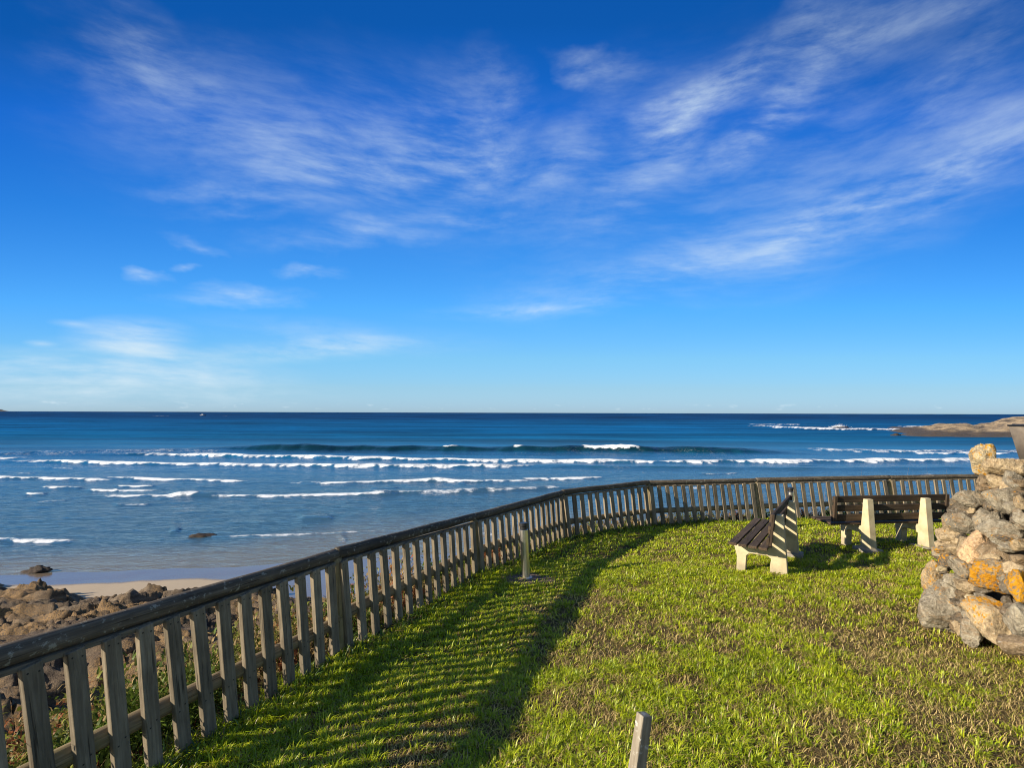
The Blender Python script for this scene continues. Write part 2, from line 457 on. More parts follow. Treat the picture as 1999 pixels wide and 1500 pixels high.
for pl, Ah, wf, wb, kind in CREST:
    if kind == 'white' and pl[0][1] > 910: Ah, wf, wb = Ah * .62, wf * .75, wb * .9
    if kind in ('white', 'thin') and len(pl) > 1:
        ex = .12 * (pl[-1][0] - pl[0][0]) + 6
        pl = [(pl[0][0] - ex, pl[0][1] - .4)] + pl + [(pl[-1][0] + ex, pl[-1][1] - .4)]
    P = [atz(px, py, 0.0) for px, py in pl]
    ts = np.array([p.x / p.y for p in P]); ys = np.array([p.y for p in P])
    x0, x1 = ts[0], ts[-1]
    span = x1 - x0
    yc = np.interp(TT, ts, ys) + jit * (0.35 + 0.006 * ys.mean()) * min(1, wf)
    d = Y - yc                        # behind positive
    msk = (TT > x0 - .05) & (TT < x1 + .05) & (d > -14 * wf) & (d < 9 * wb)
    if not msk.any(): continue
    dm, xm, ym = d[msk], X[msk], Y[msk]
    endf = 0.16 if kind in ('big', 'lace', 'bare') else 0.16
    er = max(.008, span * endf)
    tm = TT[msk] + .012 * perlin(Y[msk] * .8, X[msk] * .3, 66)
    env = sstep(x0 - er * .3, x0 + er, tm) * sstep(x1 + er * .3, x1 - er, tm)
    amp = Ah * env * (0.82 + .35 * perlin(xm * .12, ym * 0 + Ah * 9, 71))
    prof = np.where(dm < wf, np.exp(-((dm - wf) / wf) ** 2), np.exp(-((dm - wf) / wb) ** 2))
    H[msk] += amp * prof
    rag = fbm(xm * .9, ym * .5, 3, 77)
    if kind in ('white', 'thin', 'lace', 'wisp'):
        k = {'white': 1.0, 'thin': .66, 'lace': .5, 'wisp': .55}[kind]
        q_ = np.clip(env, .02, 1) ** .7 * (.72 + .55 * fbm(xm * .22, ym * .1, 3, 79)).clip(.18, 1.4)
        dc = (dm - wf) / q_            # thickness follows the life of the crest along its length
        fr = sstep(-wf * 2.2, -wf * .9, dc + rag * wf * .9) * sstep(wf * 1.5 + wb * .16, wf * .1, dc + rag * wf)
        fr = fr * sstep(.02, .3, env)
        trail = .46 * sstep(-.5 * wf, wf, dm) * np.exp(-np.maximum(dm, 0) / (wb * 1.1))
        front = .40 * np.exp(-np.maximum(-dm, 0) / (wf * 3.5)) * (dm < 0.5 * wf)
        foam[msk] = np.maximum(foam[msk], env * np.maximum(k * (.92 * fr * (1 + .45 * rag)), np.maximum(trail, front) * (.7 if kind != 'lace' else 1.1)))
    if kind == 'big':
        teal[msk] = np.maximum(teal[msk], env * sstep(-wf * .8, wf * .2, dm) * sstep(wf * 2.0, wf * 1.05, dm))
        for (p0, p1, s) in ((860, 899, .97), (1002, 1033, .97), (1108, 1120, .7), (1136, 1252, 1.0)):
            a0, a1 = atz(p0, 884, 0).x, atz(p1, 884, 0).x
            e2 = sstep(a0 - .5, a0 + .9, xm + rag * .5) * sstep(a1 + .5, a1 - 2.2 * s, xm + rag * .5)
            low = wf * (.78 - .30 * (s >= 1.0)) + .5 * perlin(xm * .6, ym * 0, 14)
            foam[msk] = np.maximum(foam[msk], e2 * s * 1.15 * sstep(low - .5, low, dm + rag * .5) * sstep(wf * 1.8, wf * 1.25, dm))
            H[msk] += e2 * .10 * prof * (1 + rag)
        foam[msk] = np.maximum(foam[msk], .42 * env * np.exp(-np.maximum(-dm, 0) / 6.0) * (dm < -wf * .6) * sstep(atz(620, 884, 0).x, atz(1000, 884, 0).x, xm))
# lacy foam wash left by the breakers, the swash edge, wash round the reef
foam = np.maximum(foam, .36 * sstep(26, 33, off) * sstep(75, 55, off) * sstep(-.2, .5, fbm(X * .05, Y * .16, 3, 90)))
foam = np.maximum(foam, .40 * sstep(-.15, .1, off) * sstep(.9, .25, off) * (.6 + .6 * perlin(X * .5, Y * 0, 12)))
wlw = fbm(X * .012, Y * .05, 4, 51)
# body colour of the water by depth
def lerp3(a, b_, t_): return a + (b_ - a) * t_[..., None]
cs = np.array([(.135, .125, .098), (.034, .085, .125), (.005, .088, .190), (.0010, .080, .215), (.0008, .036, .118)])
tint = lerp3(cs[0], cs[1], sstep(1, 6 + 8 * sstep(-16, -9, X), off))
tint = lerp3(tint, cs[2], sstep(10, 60, off))
tint = lerp3(tint, cs[3], sstep(70, 190, off + 30 * wlw))
tint = lerp3(tint, cs[4], sstep(170, 700, off + 80 * wlw))
tint = lerp3(tint, np.array((.003, .032, .048)), np.clip(teal, 0, 1))
tint = tint * (1 + .55 * sstep(30, 90, off) * np.clip(fbm(X * .009, Y * .06, 4, 95), -1, 1) + .25 * np.clip(fbm(X * .03, Y * .25, 3, 96), -1, 1) * sstep(20, 60, off) * sstep(500, 150, Y))[..., None]
m_sea, t, b = material('sea_water')
pos = t.n('NewGeometry').outputs['Position']
tn = t.n('Attribute', attribute_name='tint').outputs['Color']
fo = t.n('Attribute', attribute_name='foam').outputs['Fac']
po2 = t.mapping(pos, scale=(.55, 1.25, 1))
r1 = t.noise(po2, 1.3, 6, .58, .3); r2 = t.noise(t.mapping(pos, scale=(.045, .13, 1)), 1.2, 4, .55)
r3 = t.noise(t.mapping(pos, rot=(0, 0, .5), scale=(.8, 1.9, 1)), 4.2, 3, .55)
farf = t.n('Attribute', attribute_name='far').outputs['Fac']
near_ = t.math('SUBTRACT', 1.0, farf)
hgt = t.math('ADD', t.math('MULTIPLY', r1, t.math('MULTIPLY', near_, .30)), t.math('ADD', t.math('MULTIPLY', r2, .55), t.math('MULTIPLY', r3, t.math('MULTIPLY', near_, .03))))
nb = t.bump(hgt, 1.0, .75)
fz = t.noise(t.mapping(pos, scale=(1, 1.6, 1)), 2.6, 8, .74, .6)
fz2 = t.noise(pos, .55, 4, .6)
fm = t.math('ADD', fo, t.math('MULTIPLY', t.math('SUBTRACT', t.math('ADD', t.math('MULTIPLY', fz, .75), t.math('MULTIPLY', fz2, .25)), .5), 2.3))
fm = t.math('MULTIPLY', t.step(fm, .36, 1.0), t.step(fo, .03, .25))
body = t.n('BsdfDiffuse', i_Color=t.mix(fm, tn, (.70, .72, .74)))
gloss = t.n('BsdfGlossy', i_Color=(1, 1, 1), i_Roughness=t.math('MULTIPLY_ADD', farf, .24, .10), i_Normal=nb)
fres = t.n('Fresnel', i_IOR=1.33, i_Normal=nb).outputs[0]
# a rough sea hides its own grazing facets, so the mirror share falls with distance
cap = t.math('MULTIPLY_ADD', farf, -.52, .56)
refl = t.math('MULTIPLY', t.math('MINIMUM', fres, cap), t.math('SUBTRACT', 1.0, fm))
ms = t.n('MixShader', i_0=refl, i_1=body.outputs[0], i_2=gloss.outputs[0])
m_sea.node_tree.links.new(ms.outputs[0], m_sea.node_tree.nodes['Material Output'].inputs['Surface'])
me = mesh('sea', np.stack([X, Y, H], -1).reshape(-1, 3), [grid_faces(*X.shape)], True, {'foam': foam.ravel(), 'far': sstep(28, 150, Y).ravel() ** .8, 'tint': tint.reshape(-1, 3)})
tag(link('sea', me, m_sea), kind='structure')

# ------------------------------------------------------------------ rock materials
def rock_mat(name, stops, lich=True, scale=1.0, ochre=None):
    m, t, b = material(name)
    pos = t.n('NewGeometry').outputs['Position']
    st = t.mapping(pos, rot=(.12, .2, .3), scale=(.7, .7, 4.5))
    a = t.noise(st, 1.1 * scale, 8, .66, .4); f_ = t.noise(pos, 26 * scale, 5, .7)
    c = t.ramp(t.math('ADD', t.math('MULTIPLY', a, .65), t.math('MULTIPLY', f_, .35)), *stops)
    if ochre:
        c = t.mix(t.math('MULTIPLY', t.step(t.noise(pos, .32, 3, .6), .46, .58), t.step(f_, .35, .6)), c, ochre)
    t.set(b.inputs['Base Color'], c); t.set(b.inputs['Roughness'], .88); t.set(b.inputs['Specular IOR Level'], .25)
    t.set(b.inputs['Normal'], t.bump(t.math('ADD', a, t.math('MULTIPLY', f_, .4)), .9, .09 / scale))
    return m
m_shelf = rock_mat('shore_rock', ((.34, (.030, .022, .017)), (.46, (.085, .062, .045)), (.58, (.15, .115, .08)), (.72, (.24, .185, .125))), ochre=(.23, .14, .058))
m_dark = rock_mat('weed_covered_rock', ((.35, (.012, .010, .008)), (.55, (.045, .032, .024)), (.75, (.09, .065, .05))))
m_head = rock_mat('headland_rock', ((.34, (.05, .038, .028)), (.5, (.20, .15, .09)), (.68, (.33, .25, .15))), scale=.35)

# rock shelf on the shore
gx = np.arange(-46, 1.5, 0.07); gy = np.arange(3.5, 22.5, 0.06)
X, Y = np.meshgrid(gx, gy)
TOPP = [(-500, 1128), (-200, 1122), (0, 1126), (90, 1146), (200, 1160), (285, 1147), (420, 1143), (520, 1150), (640, 1160), (760, 1190), (900, 1230)]
tp = [atz(px, py, .35) for px, py in TOPP]
edge = np.interp(X, [p.x for p in tp], [p.y for p in tp]) + .8 * fbm(X * .5, X * 0 + 4, 4, 15)
inl = edge - Y
env = np.clip(inl, -3, 1.2) * .45 + np.clip(inl - 1.0, 0, 12) * .115
hol = atz(90, 1385, .55)
hollow = np.exp(-(((X - hol.x) / 2.0) ** 2 + ((Y - hol.y) / .75) ** 2))
inm = sstep(-.3, 1.2, inl)
big = fbm(X * .22, Y * .36, 4, 16)
def saw(v):                     # flat ledge, gently rising, with a sharp broken edge
    f_ = v - np.floor(v)
    return np.where(f_ < .9, (f_ / .9) ** 1.3, (1 - f_) / .1)
wx_ = fbm(X * .16, Y * .4, 4, 18)
ph = -.95 * Y + .17 * X + .6 * wx_ + .06 * fbm(X * 1.4, Y * 1.6, 4, 28)
l1 = saw(ph * 1.0); l2 = saw(ph * 3.1 + 1.0 * fbm(X * .35, Y * .9, 3, 20)); l3 = saw(ph * 8.3 + 1.2 * fbm(X * .6, Y * 1.6, 3, 22))
gate = sstep(-.45, .35, fbm(X * .3, Y * .8, 3, 27))
blk = fbm(X * .8, Y * 2.2, 4, 17)
Zr = env + inm * (.32 * big + .36 * (l1 - .5) * gate + .19 * (l2 - .5) + .08 * (l3 - .5) + .045 * blk + .025 * fbm(X * 5, Y * 9, 3, 24))
cr = np.abs(perlin(X * .45 + .5 * Y, Y * .8, 26))
Zr -= .30 * sstep(.06, .0, cr) * sstep(0, 1, inl)
Zr -= 1.7 * hollow
Zr = np.maximum(Zr, -1.0)
me = mesh('rock_shelf', np.stack([X, Y, Zr], -1).reshape(-1, 3), [grid_faces(*X.shape)], False)
tag(link('rock_shelf', me, m_shelf), kind='structure')

# headland and skerries far right
gx = np.arange(112, 330, 1.1); gy = np.arange(135, 262, 1.0)
X, Y = np.meshgrid(gx, gy)
prof_px = [(1735, 846), (1760, 845), (1800, 843), (1830, 838), (1850, 832), (1895, 833), (1915, 838), (1945, 834), (1965, 825), (1999, 818), (2100, 806), (2250, 800), (2500, 790)]
YC = 176.0
pp = [aty(px, py, YC) for px, py in prof_px]
hp_ = np.interp(X * YC / (YC + .9 * (Y - YC)), [p.x for p in pp], [p.z for p in pp])
hp_ = np.where(X * YC / (YC + .9 * (Y - YC)) < pp[0].x, -1, hp_) * .97 - .25
yl = np.interp(X, [118, 135, 170, 240, 330], [163, 157, 151, 146, 140]) + 3 * perlin(X * .05, X * 0, 3)
cross = sstep(0, 22, Y - yl) * .85 + .15 * sstep(14, 34, Y - yl)
cross *= sstep(246, 215, Y)
Zh = hp_ * cross + (.9 * fbm(X * .06, Y * .1, 4, 33) + .35 * fbm(X * .3, Y * .4, 3, 34)) * sstep(-2, 8, Y - yl) * sstep(0, 3, hp_ + 1) - .7 + 1.0 * sstep(-1, 4, Y - yl)
xq = X * YC / (YC + .9 * (Y - YC)) + 3 * fbm(X * .08, Y * .12, 3, 36)
Zh -= 1.3 * sstep(9, 0, xq - pp[0].x)
Zh = np.where((hp_ < -.9), -1.5, Zh)
m_headc = m_head
m2, t, b = material('headland_stone')
pos = t.n('NewGeometry').outputs['Position']; sp = t.n('SeparateXYZ', i_Vector=pos)
a = t.noise(t.mapping(pos, scale=(.5, .5, 1.6)), .35, 7, .65, .4)
c = t.ramp(a, (.38, (.05, .038, .026)), (.48, (.20, .145, .085)), (.58, (.33, .245, .145)))
tide = t.step(t.math('ADD', sp.outputs[2], t.math('MULTIPLY', a, 1.2)), 2.4, 1.7)
c = t.mix(tide, c, (.05, .037, .028))
t.set(b.inputs['Base Color'], c); t.set(b.inputs['Roughness'], .9)
t.set(b.inputs['Normal'], t.bump(a, 1, .8))
me = mesh('headland', np.stack([X, Y, Zh], -1).reshape(-1, 3), [grid_faces(*X.shape)], False)
tag(link('headland', me, m2), kind='structure')

def rock_geo(size, seed, sub=4, cuts=9, rough=.10):
    import bmesh
    rr = np.random.default_rng(seed)
    bm = bmesh.new()
    bmesh.ops.create_icosphere(bm, subdivisions=sub, radius=1.0)
    co = np.array([v.co[:] for v in bm.verts])
    nrm = rr.normal(size=(cuts, 3)) * np.array([1, .7, 1]); nrm /= np.linalg.norm(nrm, axis=1)[:, None]
    dd = rr.uniform(.50, .90, cuts)
    dots = co @ nrm.T
    lim = np.where(dots > 1e-3, dd[None] / np.maximum(dots, 1e-3), 9)
    k = 55.0
    r = -np.log(np.exp(-k * np.minimum(lim, 3)).sum(1) + math.exp(-k * 1.05)) / k
    r = r * (1 + rough * fbm(co[:, 0] * 2.1 + seed * 3.7 + co[:, 2], co[:, 1] * 2.1 - co[:, 2] * 1.4, 4, seed % 97) * .6
             + rough * .35 * fbm(co[:, 0] * 7 + seed, co[:, 2] * 7 + co[:, 1] * 3, 3, seed % 89))
    co = co * r[:, None] * np.array(size)[None]
    f = np.array([[v.index for v in p.verts] for p in bm.faces])
    bm.free()
    return co, f
def rock_blob(name, mat, loc, size, seed, sub=4, rz=0.0, cuts=9, rough=.10, parent=None, tilt=(0, 0)):
    co, f = rock_geo(size, seed, sub, cuts, rough)
    me = mesh(name, co, [f], True)
    M = Matrix.Translation(loc) @ Matrix.Rotation(rz, 4, 'Z') @ Matrix.Rotation(tilt[0], 4, 'X') @ Matrix.Rotation(tilt[1], 4, 'Y')
    if parent is not None: M = local(parent, M)
    return link(name, me, mat, parent, M)

p = atz(68, 1117, 0.0)
tag(rock_blob('rock', m_dark, (p.x, p.y, .02), (.62, .26, .22), 5, rough=.45), 'dark weedy rock at the water edge beside the strip of sand', 'rock')
p = atz(395, 1047, 0.0)
tag(rock_blob('rock', m_dark, (p.x, p.y, -.08), (1.2, .55, .26), 8, rough=.35), 'low dark rock awash in the shallows off the beach', 'rock')
p = atz(1642, 838, 0.0)
tag(rock_blob('rock', m_dark, (p.x, p.y, -.3), (5.0, 2.2, 1.5), 12, rough=.3), 'dark reef rock with a wave bursting over it', 'rock')
p = atz(1748, 850, 0.0)
tag(rock_blob('rock', m_dark, (p.x, p.y, -.2), (1.6, 1.0, 1.1), 14, rough=.3), 'small dark rock just off the tip of the headland', 'rock')
for k, (px, py, s) in enumerate(((1650, 846, 1), )): pass
# spray burst over the reef
p = atz(1640, 837, 0.0)
n = 1500
ht = np.abs(RNG.normal(0, .5, n))
cen = np.stack([p.x + RNG.normal(0, 1, n) * (2.4 * np.exp(-ht * 1.4) + .25) + ht * 1.2, p.y + 2 + RNG.normal(0, .7, n), .2 + ht * 1.5], -1)
sz = RNG.uniform(.03, .15, n) * np.exp(-ht * .9)
oct_ = np.array([(1, 0, 0), (-1, 0, 0), (0, 1, 0), (0, -1, 0), (0, 0, 1), (0, 0, -1)], float)
fo_ = np.array([(0, 2, 4), (2, 1, 4), (1, 3, 4), (3, 0, 4), (2, 0, 5), (1, 2, 5), (3, 1, 5), (0, 3, 5)])
co = (cen[:, None] + oct_[None] * sz[:, None, None]).reshape(-1, 3)
fa = (fo_[None] + (np.arange(n) * 6)[:, None, None]).reshape(-1, 3)
m_spray, t, b = material('spray_white')
t.set(b.inputs['Base Color'], (.82, .84, .86)); t.set(b.inputs['Roughness'], .8)
tag(link('sea_spray', mesh('sea_spray', co, [fa], True), m_spray), 'white spray bursting over the reef rock', 'spray', kind='stuff')

# island on the horizon
gx = np.linspace(-1, 1, 40); X, Y = np.meshgrid(gx, gx)
zz = np.maximum(0, 1 - np.hypot(X, Y)) ** 1.2 * (1 + .3 * fbm(X * 3, Y * 3, 3, 2))
p = aty(-22, 803, 14000)
tag(link('island', mesh('island', np.stack([X * 420 + p.x, Y * 420 + p.y, zz * 120 - 1], -1).reshape(-1, 3), [grid_faces(40, 40)], True), m2), kind='structure')

# ------------------------------------------------------------------ wood
def wood_mat(name, dark, mid, light, lichen=None, lich_amt=.62, streak=22.0, green=None):
    m, t, b = material(name)
    oc = t.n('TexCoord').outputs['Object']
    rnd = t.n('ObjectInfo').outputs['Random']
    off_ = t.n('CombineXYZ', i_X=t.math('MULTIPLY', rnd, 37.0), i_Y=t.math('MULTIPLY', rnd, 19.0), i_Z=t.math('MULTIPLY', rnd, 53.0)).outputs[0]
    v = t.n('VectorMath', operation='ADD', i_0=oc, i_1=off_).outputs[0]
    g = t.noise(t.mapping(v, scale=(1, 1, .05)), streak * 2.2, 6, .65, .6)
    bl = t.noise(v, 3.0, 4, .6)
    c = t.ramp(t.math('ADD', t.math('MULTIPLY', g, .65), t.math('MULTIPLY', bl, .35)), (.33, dark), (.5, mid), (.68, light))
    cr_ = t.step(t.noise(t.mapping(v, scale=(1, 1, .03)), 70, 2, .5), .63, .70)
    c = t.mix(t.math('MULTIPLY', cr_, .75), c, tuple(x * .35 for x in dark))
    br = t.n('HueSaturation', i_Value=t.math('MULTIPLY_ADD', rnd, .5, .75), i_Color=c).outputs[0]
    c = br
    if green:
        c = t.mix(t.math('MULTIPLY', t.step(t.noise(v, 5, 4, .6), .48, .68), .7), c, green)
    if lichen:
        sp_ = t.noise(v, 24, 5, .7)
        c = t.mix(t.math('MULTIPLY', t.step(sp_, lich_amt, lich_amt + .08), .8), c, lichen)
    t.set(b.inputs['Base Color'], c); t.set(b.inputs['Roughness'], .85); t.set(b.inputs['Specular IOR Level'], .25)
    t.set(b.inputs['Normal'], t.bump(t.math('SUBTRACT', g, t.math('MULTIPLY', cr_, .6)), .55, .006))
    return m
m_picket = wood_mat('picket_wood', (.080, .062, .044), (.17, .140, .098), (.28, .235, .17))
m_rail = wood_mat('rail_wood', (.032, .026, .020), (.080, .064, .046), (.15, .12, .085), lichen=(.30, .285, .23), lich_amt=.575)
m_post = wood_mat('post_wood', (.10, .075, .04), (.21, .165, .09), (.31, .25, .15), green=(.16, .135, .045), lichen=(.33, .31, .22), lich_amt=.66)
m_low = wood_mat('lower_rail_wood', (.09, .065, .036), (.20, .15, .085), (.31, .24, .14), green=(.17, .14, .055))
m_seat = wood_mat('dark_varnished_wood', (.024, .016, .010), (.055, .037, .023), (.105, .075, .048), streak=16)
m_stake = wood_mat('weathered_stake', (.12, .10, .075), (.22, .19, .145), (.34, .31, .25), lichen=(.42, .41, .37), lich_amt=.58)
m_screw, t, b = material('rusty_screw')
t.set(b.inputs['Base Color'], (.035, .028, .022)); t.set(b.inputs['Metallic'], .4); t.set(b.inputs['Roughness'], .7)

# ------------------------------------------------------------------ fence
p0 = POSTS[2]
fence = empty('picket_fence', (p0.x, p0.y, float(lawn_z(p0.x, p0.y))))
tag(fence, 'weathered wooden picket fence with a round top rail edging the lawn', 'fence')
picket_me = bevel_box_mesh('picket', .086, .040, 1.0, .005)
picket_me.materials.append(m_picket); picket_me.materials.append(m_screw)
_bm = __import__('bmesh').new(); _bm.from_mesh(picket_me)
for sx_, sz_ in ((-.022, .965), (.024, .95), (-.018, .30), (.02, .33)):
    ring = [_bm.verts.new((sx_ + .0055 * math.cos(k * 1.0472), -.0212, sz_ + .0062 * math.sin(k * 1.0472))) for k in range(6)]
    f_ = _bm.faces.new(ring); f_.material_index = 1
_bm.to_mesh(picket_me); _bm.free()
RAILR = .054
LEAN_P, LEAN_POST = math.tan(R(7.4)), math.tan(R(4.5))
count, spare = 0, []
for i in range(len(POSTS) - 1):
    a, c_ = POSTS[i], POSTS[i + 1]
    dv = c_ - a; L = dv.length
    dh = Vector((dv.x, dv.y, 0)).normalized(); nl = Vector((dh.y, -dh.x, 0))     # nl points to the lawn
    # rail
    sag = Vector((0, 0, .012 * (-1) ** i))
    r0 = RAILR * random.uniform(.96, 1.06)
    link('top_rail', log_mesh('top_rail', L + .01, r0, r0 * random.uniform(.9, 1.0), i + 3, n=28, seg=.05, wob=.075), m_rail, fence, local(fence, frame_z(a, c_ + sag * .5)))
    off_dn = Vector((0, 0, -.070))
    bm_ = bevel_box_mesh('batten', .07, .03, L - .10, .004)
    link('batten', bm_, m_picket, fence, local(fence, frame_z(a + off_dn + dh * .05 + nl * .020, c_ + off_dn - dh * .05 + nl * .020) @ Matrix.Identity(4)))
    ga = Vector((a.x, a.y, float(lawn_z(a.x, a.y)) + .31)); gc = Vector((c_.x, c_.y, float(lawn_z(c_.x, c_.y)) + .31))
    if i <= 1: ga.z, gc.z = a.z - .62, c_.z - .62
    link('lower_rail', log_mesh('lower_rail', (gc - ga).length + .1, .056, .05, i + 31, n=18), m_low, fence, local(fence, frame_z(ga - dh * .05, gc + dh * .05)))
    npk = max(3, int(round((L - .14) / (.168 if i < 2 else .186 if i < 6 else .21))))
    for k in range(npk):
        s = (k + .5) / npk
        q = a + dv * s + nl * .058
        gz = float(lawn_z(q.x, q.y))
        top = q.z - .047 + random.uniform(-.006, .006)
        bot = max(gz + .02, top - .93) + random.uniform(-.01, .02)
        hh = top - bot
        lean = LEAN_P * random.uniform(.86, 1.14)
        zx = (Vector((0, 0, 1)) - dh * lean).normalized()
        xx = (-nl).cross(zx).normalized()
        M = Matrix((xx, -nl, zx * hh)).transposed().to_4x4()
        M = M @ Matrix.Rotation(random.uniform(-.03, .03), 4, 'Z')
        base = Vector((q.x, q.y, bot)) + dh * (lean * hh * .35) + nl * random.uniform(0, .006)
        M.translation = base
        pr = cam.matrix_basis.inverted() @ (base + zx * hh * .6)
        vis = pr.z < -0.2 and abs(pr.x / -pr.z) < 1.03
        spare.append((vis, M, pr.z))
order = sorted(range(len(spare)), key=lambda k: (not spare[k][0], -spare[k][2]))
keep = set(order[:100])
rest_co, rest_f, nb_ = [], [], 0
pv = np.array([v.co[:] for v in picket_me.vertices]); pf = [list(p.vertices) for p in picket_me.polygons]
for k, (vis, M, z) in enumerate(spare):
    if k in keep and vis:
        o = link('picket', picket_me, m_picket, fence, local(fence, M))
    else:
        Ml = np.array(local(fence, M))
        rest_co.append(pv @ Ml[:3, :3].T + Ml[:3, 3]); rest_f += [[x + nb_ for x in f] for f in pf]; nb_ += len(pv)
if rest_co:
    me = bpy.data.meshes.new('picket_run')
    me.from_pydata(np.concatenate(rest_co).tolist(), [], rest_f); me.update()
    o = link('picket_run', me, m_picket, fence); o['kind'] = 'stuff'
# posts
for i, a in enumerate(POSTS):
    gz = float(lawn_z(a.x, a.y)) - .3
    b0 = POSTS[min(i + 1, len(POSTS) - 1)] - POSTS[max(i - 1, 0)]
    dh = Vector((b0.x, b0.y, 0)).normalized()
    hh = a.z - .03 - gz
    bot = Vector((a.x, a.y, gz)) + dh * LEAN_POST * hh
    link('post', log_mesh('post', hh, .060, .054, i + 51, n=22, wob=.06), m_post, fence, local(fence, frame_z(bot, Vector((a.x, a.y, a.z - .03)))))

# ------------------------------------------------------------------ concrete, metal
m_conc, t, b = material('cream_painted_concrete')
pos = t.n('TexCoord').outputs['Object']
n1 = t.noise(pos, 5, 5, .6); n2 = t.noise(pos, 70, 4, .7)
zz = t.n('SeparateXYZ', i_Vector=pos).outputs[2]
c = t.ramp(n1, (.3, (.33, .27, .155)), (.55, (.46, .39, .245)), (.75, (.53, .46, .31)))
c = t.mix(t.math('MULTIPLY', t.step(n2, .55, .75), .35), c, (.30, .25, .17))
dirt = t.step(t.math('ADD', zz, t.math('MULTIPLY', n1, .12)), .20, .06)
c = t.mix(t.math('MULTIPLY', dirt, .6), c, (.23, .20, .145))
t.set(b.inputs['Base Color'], c); t.set(b.inputs['Roughness'], .85)
t.set(b.inputs['Normal'], t.bump(n2, .4, .004))
m_pad, t, b = material('grey_concrete')
pos = t.n('TexCoord').outputs['Object']
n1 = t.noise(pos, 14, 6, .65)
t.set(b.inputs['Base Color'], t.ramp(n1, (.3, (.13, .115, .09)), (.7, (.33, .30, .25)))); t.set(b.inputs['Roughness'], .9)
t.set(b.inputs['Normal'], t.bump(n1, .5, .01))
m_steel, t, b = material('brushed_steel')
pos = t.n('TexCoord').outputs['Object']
n1 = t.noise(t.mapping(pos, scale=(1, 1, .08)), 60, 4, .6)
t.set(b.inputs['Base Color'], t.ramp(n1, (.3, (.55, .52, .47)), (.7, (.74, .71, .65)))); t.set(b.inputs['Metallic'], 1.0); t.set(b.inputs['Roughness'], t.math('MULTIPLY_ADD', n1, .25, .22))
m_black, t, b = material('black_plastic')
t.set(b.inputs['Base Color'], (.015, .015, .016)); t.set(b.inputs['Roughness'], .45)
m_earth, t, b = material('bare_earth')
pos = t.n('NewGeometry').outputs['Position']; n1 = t.noise(pos, 30, 5, .7)
t.set(b.inputs['Base Color'], t.ramp(n1, (.3, (.06, .04, .03)), (.7, (.19, .13, .10)))); t.set(b.inputs['Roughness'], .95)
t.set(b.inputs['Normal'], t.bump(n1, .8, .02))

def cyl(name, r, z0, z1, n=32, r1=None, bev=.004):
    r1 = r if r1 is None else r1
    prof = [(.001, z0), (r - bev, z0), (r - bev, z0), (r, z0 + bev), (r, z0 + bev), (r1, z1 - bev), (r1, z1 - bev), (r1 - bev, z1), (r1 - bev, z1), (.001, z1)]
    th = np.linspace(0, 2 * np.pi, n, endpoint=False)
    co = np.array([(q * math.cos(a), q * math.sin(a), z) for q, z in prof for a in th])
    k = len(prof); i = np.arange(k * n).reshape(k, n); j = np.roll(i, -1, 1)
    rows = np.arange(0, k, 2)
    return mesh(name, co, [np.stack([i[rows], j[rows], j[rows + 1], i[rows + 1]], -1).reshape(-1, 4)], True)
# ------------------------------------------------------------------ benches
def extrude_profile(name, pts, th, bev=.008):
    """profile in local (y,z), thickness along x, chamfered"""
    import bmesh
    bm = bmesh.new()
    v0 = [bm.verts.new((-th / 2, y, z)) for y, z in pts]; v1 = [bm.verts.new((th / 2, y, z)) for y, z in pts]
    n_ = len(pts)
    bm.faces.new(v0[::-1]); bm.faces.new(v1)
    for i in range(n_): bm.faces.new((v0[i], v0[(i + 1) % n_], v1[(i + 1) % n_], v1[i]))
    bmesh.ops.recalc_face_normals(bm, faces=bm.faces[:])
    bmesh.ops.bevel(bm, geom=bm.edges[:], offset=bev, segments=2, profile=.6, affect='EDGES')
    me = bpy.data.meshes.new(name); bm.to_mesh(me); bm.free()
    return me
